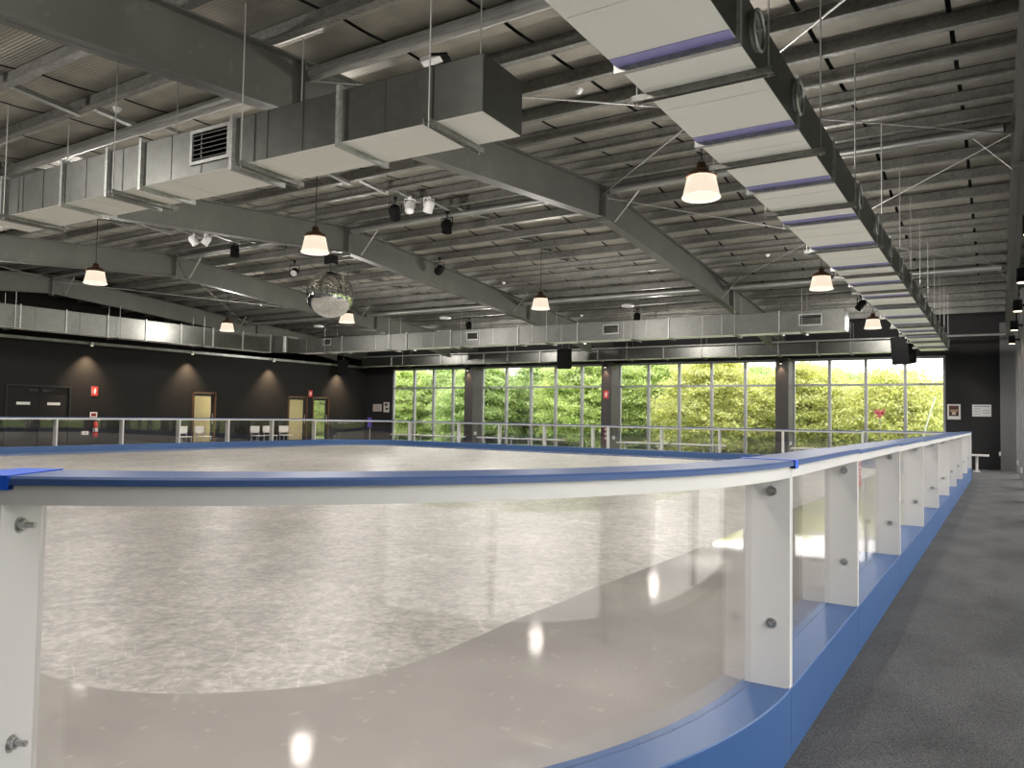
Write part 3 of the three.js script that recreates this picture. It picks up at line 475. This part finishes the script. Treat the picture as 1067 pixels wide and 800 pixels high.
{ // near duct over the rink, ends open space to the right
  const A = V(-9.75, 3.5, -4.05), Bp = V(-2.99, 3.5, -4.29), len = A.distanceTo(Bp), turn = Math.atan2(-(Bp.z - A.z), Bp.x - A.x);
  const X = (px) => { const u = Bp.clone().sub(A).normalize(); let lo = 0, hi = len; for (let k = 0; k < 40; k++) { const m = (lo + hi) / 2, p = A.clone().addScaledVector(u, m).sub(EYE), s = 533.5 + FOCAL * p.dot(CR) / p.dot(CF); s < px ? lo = m : hi = m; } return lo; };
  const d = ductRun('near_duct', 'large rectangular galvanised duct with pale underside hung over the near ice', len, 0.54, 0.41, [X(3), X(66), X(113), X(148), X(243), X(354)], A, turn, { ends: [0.004, len - 0.004], seam: 0.4, holes: [[X(219), 0.235, 0.46, 0.25]] });
  hangers(d, [X(120) + 0.06, X(257), X(452)], 0.54, 0.41, 1.35); hangers(d, [X(10)], 0.54, 0.41, 1.2);
  grille(d, X(219), 0.235, 0.46, 0.25);
}
{ // long duct over the walkway side of the rink
  const d = ductRun('walkway_duct', 'long rectangular duct with pale underside and round spigots above the barrier', 28.6, 0.72, 0.33, [], V(-1.2, 3.5, 3.0), Math.PI / 2, { seam: 99 });
  // front of the run (local -z... towards -x); joints every 1.35 m are paired channel and flange
  const fl = [-4.16, -5.62, -7.04, -8.45, -9.85, -11.25, -12.72, -14.14]; for (let k = 1; k < 8; k++) fl.push(-14.14 - 1.42 * k); for (let k = 1; k < 5; k++) fl.push(-4.16 + 1.42 * k);
  const ch = [-4.6, -6.2, -7.9, -9.9, -11.9, -13.5, -15.2]; for (let k = 1; k < 6; k++) ch.push(-15.2 - 1.8 * k); for (let k = 1; k < 4; k++) ch.push(-4.6 + 1.8 * k);
  for (const z of fl) {
    const x = 3.0 - z;
    const f = part(d, 'flange', merge([box(x - 0.02, x + 0.02, -0.04, 0.36, 0, 0.022), box(x - 0.02, x + 0.02, -0.04, 0.36, -0.735, -0.72), box(x - 0.02, x + 0.02, -0.04, -0.003, -0.72, 0), box(x - 0.02, x + 0.02, 0.33, 0.36, -0.72, 0)]), M.galvBright);
    part(f, 'sky_sheen', box(x - 0.13, x - 0.02, -0.007, -0.003, -0.715, -0.005), M.sky_sheen, 'violet sky reflection painted beside the flange');  // strip painted as the sky reflection, no separate layer on the duct
    for (const q of [0.35, 0.75]) part(d, 'seam', box(x + q - 0.004, x + q + 0.004, -0.006, 0, -0.7, -0.02), M.ductUnderLit);
  }
  for (const z of ch) hangers(d, [3.0 - z], 0.72, 0.33, 1.45);
  const sg = [-4.51, -5.61, -8.43, -9.73]; for (let k = 1; k < 12; k++) sg.push(-9.73 - 1.4 * k);
  for (const z of sg) { const x = 3.0 - z, y = 0.19; const s = part(d, 'spigot', merge([new THREE.CylinderGeometry(0.115, 0.115, 0.03, 28, 1, true).rotateX(Math.PI / 2).translate(x, y, 0.015), new THREE.TorusGeometry(0.115, 0.012, 8, 28).translate(x, y, 0.03)]), M.galvBright, 'round spigot with damper blade'); part(s, 'damper', new THREE.CylinderGeometry(0.1, 0.1, 0.004, 20, 1, false, 0, Math.PI).rotateX(Math.PI / 2).rotateZ(0.5).translate(x, y, 0.02), M.galvBright); part(s, 'spindle', rod(V(x - 0.1, y - 0.05, 0.024), V(x + 0.1, y + 0.05, 0.024), 0.006), M.rod); }
}
{ // cross duct under the far half of the roof, joined to the run along the partition
  const X = (px) => hit(px, 345, 'z', -20.2).x + 22.45;
  const gr = [[341, 354.6, 0.36, 0.2], [492.4, 350, 0.4, 0.2], [636.7, 343, 0.45, 0.22], [844.5, 333, 0.5, 0.24]].map(([px, py, w, h]) => { const p = hit(px, py, 'z', -20.2); return [p.x + 22.45, Math.min(0.37, p.y - 3.63), w, h]; });
  const d = ductRun('cross_duct', 'long cross duct with four grilles in front of the tall windows', 19.3, 0.5, 0.53, [], V(-22.45, 3.63, -20.2), 0, { ends: [0.004, 19.296], seam: 99, holes: gr });
  const seams = [297, 320, 357, 392, 405, 424, 440, 452, 470, 500, 514, 540, 555, 585, 602, 650, 674, 697, 732, 752, 812].map(X);
  seams.forEach((x, i) => part(d, i % 3 === 2 ? 'flange' : 'seam', i % 3 === 2 ? merge([box(x - 0.018, x + 0.018, -0.04, 0.56, 0, 0.03), box(x - 0.018, x + 0.018, -0.04, -0.003, -0.5, 0)]) : box(x - 0.008, x + 0.008, 0.003, 0.527, 0, 0.008), M.galvBright));
  hangers(d, [1.5, 4.6, 7.7, 10.9, 13.7, 16.6, 18.3], 0.5, 0.53, 1.1);
  for (const q of gr) grille(d, ...q);
  const e = thing('duct_bend', 'curved duct bend where cross duct meets the partition duct', 'duct', null, V(-22.45, 3.63, -19.55));
  part(e, 'bend', sweep(arc(0, 0, 0.65, 1.5 * Math.PI, Math.PI, 10).map((p) => ({ ...p, nx: -p.nx, nz: -p.nz })), [[0, 0], [0, 0.6], [-0.5, 0.6], [-0.5, 0]]), M.duct); 
  const L = ductRun('partition_duct', 'long galvanised duct running along above the black partition', 22, 0.5, 0.64, [], V(-23.1, 3.63, 2.45), Math.PI / 2, { seam: 99 });
  for (let k = 0; k < 16; k++) { const x = 21.9 - 1.25 * k; if (x < 0.3) break; part(L, k % 2 ? 'flange' : 'seam', merge([box(x - 0.016, x + 0.016, -0.03, 0.67, 0, 0.03)]), M.galvBright); part(L, 'bead', box(x + 0.4, x + 0.412, 0, 0.64, 0, 0.008), M.duct); }
  hangers(L, [4, 7, 10, 13, 16, 19], 0.5, 0.64, 1.0);
  const B = ductRun('window_duct', 'low duct with pale underside directly above the tall windows', 22.1, 0.45, 0.36, [1.8, 4.6, 6.8, 9.5, 12, 14.6, 17.2, 19.8], V(-24.7, 3.54, -26.05), 0, { ends: [22.1], seam: 0.9 });
  hangers(B, [2.5, 5.6, 8, 10.5, 13.2, 16, 18.6, 20.8], 0.45, 0.36, 1.0);
  const p = thing('service_pipe', 'grey pipe running along above the window duct', 'pipe', null, V(-24.7, 3.965, -26.1)); part(p, 'pipe', rod(V(0, 0, 0), V(25.4, 0, 0), 0.035, 10), M.galvBright); for (let k = 1; k < 8; k++) part(p, 'clamp', rod(V(3 * k - 0.02, 0, 0), V(3 * k + 0.02, 0, 0), 0.045, 10), M.galv);
}

// ---------------------------------------------------------------- pendant lamps
function pendant(x, z, label, group) {
  const top = yb(z) + 0.81, y = 3.97, o = thing('pendant_lamp', label, 'lamp', group, V(x, y, z));
  const K = (pts) => pts.map(([r, q]) => [r, q * 1.2]);
  part(o, 'cord', rod(V(0, 0.475, 0), V(0, top - y, 0), 0.008, 6), M.darkMetal);
  part(o, 'hook', new THREE.TorusGeometry(0.022, 0.006, 6, 14).translate(0, 0.462, 0), M.darkMetal);
  part(o, 'cap', lathe(K([[0.001, 0.37], [0.055, 0.365], [0.06, 0.31], [0.10, 0.298], [0.168, 0.262], [0.178, 0.24], [0.175, 0.222], [0.15, 0.225], [0.001, 0.24]]), 32), M.bronze, 'bronze lamp cap');
  const s = part(o, 'shade', lathe(K([[0.16, 0.225], [0.176, 0.17], [0.197, 0.10], [0.212, 0.035], [0.216, 0.022], [0.21, 0.022], [0.191, 0.10], [0.17, 0.17], [0.154, 0.222]]), 40), M.shade, 'prismatic lamp shade');
  const seg = []; for (let k = 0; k < 40; k++) { const a = k / 40 * 6.2832; seg.push(rod(V(0.165 * Math.cos(a), 0.258, 0.165 * Math.sin(a)), V(0.2125 * Math.cos(a), 0.042, 0.2125 * Math.sin(a)), 0.003, 4)); } part(s, 'prism_ribs', merge(seg), M.shade);
  part(o, 'rim', new THREE.TorusGeometry(0.213, 0.013, 8, 40).rotateX(Math.PI / 2).translate(0, 0.029, 0), M.glow);
  part(o, 'diffuser', lathe(K([[0.001, -0.002], [0.08, 0.002], [0.15, 0.012], [0.2, 0.026], [0.182, 0.1], [0.16, 0.17]]), 32), M.glow, 'glowing bottom lens');
  part(o, 'bulb', lathe(K([[0.001, 0.08], [0.05, 0.1], [0.085, 0.16], [0.08, 0.22], [0.001, 0.235]]), 24), M.bulb);
  const l = new THREE.PointLight(new THREE.Color(1, 0.945, 0.895), 18, 0, 2); l.position.set(0, 0.145, 0); l.castShadow = true; l.shadow.radius = 7; l.name = 'pendant_lamp_light'; o.add(l);
  return o;
}
for (const z of [-1.4, -8.72, -16.0, -23.4]) for (const x of [-2.93, -9.35, -15.78, -21.1]) pendant(x, z, 'lit bronze-capped pendant lamp, ' + ORD[[-23.4, -16.0, -8.72, -1.4].indexOf(z)] + ' row from the tall windows, ' + ORD[[-2.93, -9.35, -15.78, -21.1].indexOf(x)] + ' from the walkway', 'pendant lamps over the rink');  // near row and a few hidden lamps are unseen, added for their light

// ---------------------------------------------------------------- mirror ball
{
  const c = hit(344, 307, 'x', -12.7), r = 0.53, o = thing('mirror_ball', 'large mirror ball hanging over the middle of the rink', 'mirror ball', null, c.clone());
  part(o, 'core', new THREE.SphereGeometry(r - 0.006, 48, 32), M.darkMetal);
  const rows = 44, pos = [];
  for (let i = 0; i < rows; i++) {
    const t0 = Math.PI * (i + 0.04) / rows, t1 = Math.PI * (i + 0.96) / rows, n = Math.max(4, Math.round(2 * rows * Math.sin((t0 + t1) / 2)));
    for (let k = 0; k < n; k++) { const p0 = 2 * Math.PI * (k + 0.04) / n, p1 = 2 * Math.PI * (k + 0.96) / n, f = (t, p) => [r * Math.sin(t) * Math.cos(p), r * Math.cos(t), r * Math.sin(t) * Math.sin(p)].map((v) => v * (1 + rr(-0.0009, 0.0009))); const a = f(t0, p0), b = f(t0, p1), e = f(t1, p0), g = f(t1, p1); pos.push(...a, ...b, ...e, ...b, ...g, ...e); }
  }
  const g = new THREE.BufferGeometry(); g.setAttribute('position', new THREE.Float32BufferAttribute(pos, 3)); g.computeVertexNormals();
  const m = part(o, 'mirror_tiles', g, M.mirror, 'small square mirror tiles'); m.userData.kind = 'stuff';
  const tb = yb(c.z) - c.y;
  part(o, 'suspension', rod(V(0, r - 0.02, 0), V(0, tb, 0), 0.01, 8), M.darkMetal); part(o, 'motor', rbox(-0.13, 0.13, r + 0.16, r + 0.36, -0.09, 0.09, 0.01), M.dark); part(o, 'motor_bracket', box(-0.17, 0.17, tb - 0.02, tb - 0.003, -0.1, 0.1), M.darkMetal);
}

// ---------------------------------------------------------------- stage lights, speakers, ceiling fittings
function hangAt(px, py) { let lo = 0.001, hi = 0.08, d = ray(px, py); for (let k = 0; k < 50; k++) { const m = (lo + hi) / 2, p = EYE.clone().addScaledVector(d, m); p.y > yb(p.z) + 0.6 ? hi = m : lo = m; } return EYE.clone().addScaledVector(d, lo); }
function par(px, py, label, tilt, turn, drop, mat = M.dark, k = 1) {
  const p = hangAt(px, py), o = thing('stage_light', label, 'stage light', 'stage lights under the roof', p, turn);
  part(o, 'clamp', merge([rbox(-0.03, 0.03, -0.06, 0.0, -0.025, 0.025, 0.006), rod(V(0, 0, 0), V(0, px > 850 ? 0.2 : 0.01, 0), 0.01)]), mat); part(o, 'stem', rod(V(0, -0.05, 0), V(0, -drop, 0), 0.012), mat);
  part(o, 'yoke', merge([box(-0.13 * k, 0.13 * k, -drop - 0.012, -drop, -0.015, 0.015), box(-0.13 * k, -0.12 * k, -drop - 0.2 * k, -drop, -0.015, 0.015), box(0.12 * k, 0.13 * k, -drop - 0.2 * k, -drop, -0.015, 0.015)]), mat);
  const can = part(o, 'can', lathe([[0.001, 0.17], [0.07, 0.16], [0.105, 0.1], [0.11, -0.12], [0.1, -0.125], [0.095, -0.05], [0.001, -0.05]], 20).scale(k, k, k), mat); can.position.y = -drop - 0.2 * k; can.rotation.x = tilt;
  part(can, 'lens', new THREE.CylinderGeometry(0.095 * k, 0.095 * k, 0.01, 20).translate(0, -0.06 * k, 0), M.white);
}
par(412, 205, 'black stage light cluster beside white cans above the mirror ball', 0.7, 0.5, 0.12); par(466, 219, 'black stage light pointing straight down behind the white can', 0, 0.2, 0.16); par(458, 268, 'black stage light swung sideways beside the third rafter', 1.4, 0.9, 0.13);
par(447, 205, 'white tilted stage can next to the black cluster', 0.5, 1.2, 0.03, M.white, 0.85); par(427, 204, 'white stage can touching the black cluster', -0.5, 0.7, 0.06, M.white, 0.8);
par(307, 271, 'black stage light turned sideways between mirror ball and twin cans', -1.1, 0.6, 0.14); par(245, 252, 'small black stage light between white twin cans and pendant', 0, 0, 0.06);
par(202, 243, 'white can of a twin pair tilted left under the rafter', 0.6, -0.7, 0.02, M.white, 0.8); par(215, 243, 'white can of a twin pair tilted right under the rafter', 0.6, 2.2, 0.02, M.white, 0.8);
par(489, 331, 'black stage light above the grille near the second column', 0, 0.3, 0.1); par(664, 321, 'black stage light above the cross duct near the third window', 0, 0.3, 0.1); par(897, 307, 'black stage light tucked beside the walkway duct', 0.8, 0.9, 0.1);
[[464, 329, 'round white ceiling speaker near the second rafter end'], [332, 338, 'round white ceiling speaker below the mirror ball'], [654, 316, 'round white ceiling speaker between pendant and third rafter']].forEach(([x, y, lab]) => { const p = hangAt(x, y), o = thing('ceiling_speaker', lab, 'speaker', null, p); part(o, 'body', lathe([[0.001, -0.12], [0.17, -0.12], [0.2, -0.09], [0.2, -0.05], [0.12, -0.02], [0.001, -0.02]], 24), M.white); part(o, 'stem', rod(V(0, -0.03, 0), V(0, 0.01, 0), 0.012), M.darkMetal); part(o, 'grille', new THREE.CylinderGeometry(0.15, 0.15, 0.006, 24).translate(0, -0.122, 0), M.alu); });
[[603, 93], [402, 199], [122, 112], [696, 262], [800, 265], [606, 328], [525, 294], [272, 317]].forEach(([x, y]) => { const p = hangAt(x, y), o = thing('smoke_detector', 'small white round detector fixed under the purlins', 'detector', 'white detectors under the roof', p); part(o, 'base', new THREE.CylinderGeometry(0.05, 0.05, 0.02, 18).translate(0, -0.01, 0), M.white); part(o, 'dome', new THREE.SphereGeometry(0.042, 16, 8, 0, 6.2832, Math.PI / 2, Math.PI / 2).translate(0, -0.02, 0), M.white); });
{ const p = hangAt(449, 60), o = thing('emergency_light', 'small white wedge light with black back above the near duct', 'light', null, p, 0.4); const b = part(o, 'body', rbox(-0.11, 0.11, -0.05, 0.0, -0.07, 0.07, 0.01), M.white); b.rotation.z = 0.25; part(o, 'back_plate', box(0.02, 0.2, -0.02, 0.0, -0.1, 0.1), M.dark); part(o, 'stem', rod(V(0, -0.01, 0), V(0, 0.01, 0), 0.01), M.darkMetal); }
function wallSpeaker(px, py, zz, w, h, turn, tilt, label) {
  const p = hit(px, py, 'z', zz), o = thing('loudspeaker', label, 'loudspeaker', null, p, turn);
  const c = part(o, 'cabinet', rbox(-w / 2, w / 2, -h / 2, h / 2, -w * 0.45, w * 0.45, 0.03), M.dark); c.rotation.x = tilt; part(c, 'grille', rbox(-w * 0.46, w * 0.46, -h * 0.47, h * 0.47, w * 0.45, w * 0.47, 0.004), M.dark);
  part(o, 'bracket', merge([rod(V(0, h / 2 - 0.05, 0), V(0, yb(zz) + 0.606 - p.y, 0), 0.02), box(-0.1, 0.1, h / 2, h / 2 + 0.015, -0.1, 0.1)]), M.darkMetal);
}
wallSpeaker(588, 374, -25.15, 0.5, 0.72, 0.35, 0.12, 'black loudspeaker hung before the second tall window'); wallSpeaker(941.5, 365, -25.15, 0.52, 0.8, -0.35, 0.15, 'black loudspeaker hung at the end of the walkway duct'); wallSpeaker(357.5, 383, -25.15, 0.42, 0.7, 0.6, 0.1, 'black loudspeaker in the dark far corner');
// downlights on the pilasters beside the walkway
[-9.9, -13.2, -16.5, -19.8, -23.1].forEach((z, i) => {
  const l = thing('pilaster_spot', ['first', 'second', 'third', 'fourth', 'fifth'][i] + ' black cylinder downlight along the walkway pilasters', 'downlight', 'downlights along the walkway', V(0.31, 3.4, z + 0.22));
  part(l, 'housing', new THREE.CylinderGeometry(0.075, 0.075, 0.2, 24).translate(0, 0.1, 0), M.dark); part(l, 'bracket', box(0.03, 0.16, 0.08, 0.12, -0.03, 0.03), M.dark); part(l, 'lens', new THREE.CylinderGeometry(0.066, 0.066, 0.012, 24).translate(0, -0.005, 0), M.lens);
  const s = new THREE.SpotLight(new THREE.Color(1, 0.78, 0.56), 4, 0, 0.6, 0.6, 2); s.position.set(0, -0.03, 0); s.name = 'pilaster_spot_light'; s.shadow.radius = 2; spot(s, l, V(0, -3, 0));
});
[[-19.8, 0.4], [-23.1, 0.42], [-26.9, 0.5]].forEach(([z, y], i) => { const o = thing('power_outlet', 'white outlet low on the ' + ['nearer', 'farther', 'corner'][i] + ' grey pilaster by the walkway', 'outlet', null, V(i === 2 ? 0.06 : 0.439, y, z)); part(o, 'cover', rbox(-0.04, 0, -0.06, 0.06, -0.05, 0.05, 0.006), M.white); part(o, 'socket', rbox(-0.055, -0.04, -0.025, 0.025, -0.025, 0.025, 0.005), M.steel); });

// ---------------------------------------------------------------- benches
function bench(x, z, len, turn, label, group) {
  const o = thing('bench', label, 'bench', group, V(x, 0, z), turn);
  part(o, 'seat', rbox(-len / 2, len / 2, 0.45, 0.5, -0.17, 0.17, 0.01), M.board);
  for (const s of [-1, 1]) { const l = part(o, 'leg', rod(V(s * (len / 2 - 0.3), 0.02, 0), V(s * (len / 2 - 0.3), 0.45, 0), 0.035, 14), M.board); part(l, 'foot', new THREE.CylinderGeometry(0.08, 0.09, 0.02, 16).translate(s * (len / 2 - 0.3), 0.01, 0), M.board); }
}
[-22, -20, -17.3, -15.2, -11, -8.9, -4.8].forEach((x) => bench(x, -26.3, 1.9, 0, 'slim pale bench in front of the tall windows', 'benches along the tall windows'));
bench(-0.75, -25.9, 1.05, 0, 'short white bench at the walkway end before the black end wall', null);

// things between the far barrier and the partition
function chair(x, z, turn, label) { const o = thing('plastic_chair', label, 'chair', 'white chairs by the partition', V(x, 0, z), turn); part(o, 'seat', rbox(-0.21, 0.21, 0.43, 0.46, -0.21, 0.21, 0.012), M.white); part(o, 'backrest', rbox(-0.21, 0.21, 0.55, 0.82, -0.23, -0.2, 0.012), M.white); for (const sx of [-1, 1]) for (const sz of [-1, 1]) part(o, 'leg', rod(V(sx * 0.18, 0, sz * 0.19), V(sx * 0.17, sz < 0 ? 0.6 : 0.43, sz * 0.18), 0.014), M.steel); }
[[-24.9, -17.2, 1.4], [-24.9, -18.0, 1.7], [-24.8, -20.4, 1.5], [-24.9, -21.1, 1.6], [-24.9, -21.9, 1.3]].forEach(([x, z, t]) => chair(x, z, t, 'white plastic chair behind the far barrier by the black partition'));
{ const o = thing('leaflet_stand', 'small stand with purple and white leaflets in the dark far corner', 'stand', null, V(-24.6, 0, -26.6)); part(o, 'post', rod(V(0, 0, 0), V(0, 1.2, 0), 0.02), M.steel); part(o, 'base', new THREE.CylinderGeometry(0.18, 0.2, 0.03, 20).translate(0, 0.015, 0), M.darkMetal); part(o, 'leaflet', box(-0.12, 0.12, 0.75, 1.2, 0.025, 0.035), std({ color: lin(0.12, 0.08, 0.5), roughness: 0.5 })); part(o, 'tray', box(-0.14, 0.14, 0.7, 0.74, 0.0, 0.1), M.darkMetal); }
{ const o = thing('junction_box', 'white box on the partition left of the extinguisher', 'box', null, hit(88, 451, 'x', ROOM.left)); part(o, 'cover', rbox(0, 0.06, -0.06, 0.06, -0.11, 0.11, 0.008), M.white); part(o, 'knockout', box(0.06, 0.063, -0.02, 0.02, -0.03, 0.03), M.alu); }

// ---------------------------------------------------------------- outdoors
struct('ground_outside', merge([box(-110, 60, -0.4, -0.18, -110, ROOM.far - 0.2), box(9, 60, -0.4, -0.18, ROOM.far - 0.2, 40)]), M.grass, 'lawn outside the windows', 'ground');
struct('terrace_outside_bounce', box(1.2, 9, -0.4, -0.17, ROOM.far - 0.2, 40), M.paving, 'pale terrace added outside the walkway windows to bounce daylight up', 'ground');  // unseen pale paving, added to bounce daylight up to roof and ducts
const spray = (() => { const g = []; for (let k = 0; k < 34; k++) { const l = rr(0.075, 0.14), w = l * 0.62, q = new THREE.BufferGeometry(); q.setAttribute('position', new THREE.Float32BufferAttribute([0, 0, 0, w / 2, l * 0.5, 0.01, 0, l, 0, 0, 0, 0, 0, l, 0, -w / 2, l * 0.5, 0.01], 3)); q.setAttribute('uv', new THREE.Float32BufferAttribute(new Array(12).fill(0), 2)); q.rotateX(rr(0.5, 2.4)).rotateY(rr(0, 6.28)); const a = rr(0, 6.28), b = Math.sqrt(rnd()) * 0.42; q.translate(b * Math.cos(a), rr(-0.08, 0.08), b * Math.sin(a)); q.computeVertexNormals(); g.push(q); } return mergeGeometries(g); })();
function tree(x, z, H, R, hue, label, group, n = 420) {
  const o = thing('tree', label, 'tree', group, V(x, -0.18, z));
  const tr = [rod(V(0, 0, 0), V(0.1, H * 0.55, 0.05), 0.13, 8), rod(V(0.1, H * 0.5, 0.05), V(-0.1, H * 0.8, 0), 0.05, 6)];
  const branches = []; for (let k = 0; k < 11; k++) { const h = H * rr(0.12, 0.6), a = rr(0, 6.28), l = R * rr(0.3, 0.6); branches.push([h, a, l]); tr.push(rod(V(0.05, h, 0), V(l * Math.cos(a), h + l * 0.28, l * Math.sin(a)), 0.03, 5)); }
  part(o, 'trunk', merge(tr), M.bark);
  const m = new THREE.InstancedMesh(spray, M.leafA, n), q = new THREE.Object3D(), c = new THREE.Color(), lay = Math.round(H / rr(0.6, 0.85)), off = rnd() * 0.8, ph = rnd() * 6.28;
  for (let i = 0; i < n; i++) {
    const a = rr(0, 6.28), t = Math.pow(rnd(), 0.55), tier = (Math.floor(rr(0, lay)) + off + 0.5 * (rnd() - 0.5) * rnd()) / lay, y = H * (0.03 + 0.98 * tier) + 0.35 * Math.sin(a * 2 + ph) + rr(-0.22, 0.22), f = Math.sqrt(Math.max(0.08, 1 - Math.pow(Math.abs(tier - 0.38) / 0.66, 2)));
    q.position.set(R * f * t * Math.cos(a), y - 0.06 * R * t, R * f * t * Math.sin(a)); q.rotation.set(rr(-0.4, 0.4), rr(0, 6.28), rr(-0.4, 0.4)); q.scale.setScalar(rr(0.75, 1.5)); q.updateMatrix(); m.setMatrixAt(i, q.matrix);
    const v = rr(0.7, 1.2) , w = rr(-0.04, 0.05); m.setColorAt(i, c.setRGB((hue[0] + w) * v, (hue[1] + w * 0.5) * v, hue[2] * v));
  }
  m.name = 'foliage'; m.userData.kind = 'stuff'; m.instanceMatrix.needsUpdate = true; o.add(m); return o;
}
const YG = [0.70, 0.73, 0.28], GR = [0.47, 0.61, 0.23], LG = [0.57, 0.69, 0.25];
{
  const rows = [[-3.5, -36, 4.6, 2.6, YG], [-7.6, -38, 5.2, 3.0, YG], [-11.5, -36, 5.6, 2.8, YG], [-15, -39, 6.2, 3.2, LG], [-18.5, -37, 6.0, 3.0, LG], [-22, -40, 6.6, 3.3, GR], [-25.5, -37, 5.4, 3.0, GR], [-29, -40, 6.2, 3.2, GR], [-32.5, -38, 5.6, 3.0, LG], [-36.5, -40, 6.4, 3.4, LG], [-40.5, -38, 6.2, 3.2, LG], [-45, -41, 6.5, 3.6, YG], [-1, -44, 5.2, 3, GR], [-8, -47, 6.6, 3.5, GR], [-14, -48, 7.2, 3.8, GR], [-21, -49, 8, 4, GR], [-28, -49, 7.4, 4, GR], [-36, -50, 8, 4.2, GR], [-44, -51, 8, 4.2, GR], [-52, -50, 8, 4.4, GR]];
  rows.forEach(([x, z, h, r, hue], i) => tree(x, z, h * (i < 12 ? 0.8 : 0.7), r, hue, i < 12 ? (hue === YG ? 'yellow-green leafy tree close outside the tall windows' : hue === LG ? 'light green leafy tree close outside the tall windows' : 'mid green leafy tree close outside the tall windows') : 'tall green tree in the back row beyond the tall windows', i < 12 ? 'trees close outside the windows' : 'back row of trees outside', Math.round(120 * h * r)));
  for (let k = 0; k < 6; k++) tree(16 + (k % 2) * 4, -32 + 8 * k, 5, 3, LG, 'green tree beside the walkway windows', 'trees beside the walkway windows', 420);
  const b = hit(917, 440, 'z', -31), s = thing('spiky_ornament', 'red spiky star ornament on a thin stake outside the window', 'ornament', null, V(b.x, -0.18, -31)); const top = hit(915.5, 431, 'z', -31).y + 0.18, sp = []; for (let k = 0; k < 46; k++) { const d = V(rr(-1, 1), rr(-1, 1), rr(-1, 1)).normalize().multiplyScalar(rr(0.2, 0.3)); sp.push(new THREE.ConeGeometry(0.03, d.length(), 5).translate(0, d.length() / 2, 0).applyQuaternion(new THREE.Quaternion().setFromUnitVectors(V(0, 1, 0), d.clone().normalize())).translate(0, top, 0)); } part(s, 'spikes', merge(sp), std({ color: lin(0.5, 0.08, 0.12), roughness: 0.6 })); part(s, 'stake', rod(V(0, 0, 0), V(0, top, 0), 0.015), M.rod);
  const p0 = hit(962, 455, 'z', -31), p1 = hit(974, 415, 'z', -31), q = thing('leaning_pole', 'pale leaning pole outside near the end of the last window', 'pole', null, V(p0.x, -0.18, -31)); part(q, 'pole', rod(V(-0.3, 0, 0), V(p1.x - p0.x, p1.y + 0.18, 0), 0.025), M.white); part(q, 'tip', new THREE.SphereGeometry(0.035, 10, 8).translate(p1.x - p0.x, p1.y + 0.18, 0), M.white);
}
shadows(scene);
scene.environment = null;
renderer.render(scene, camera);
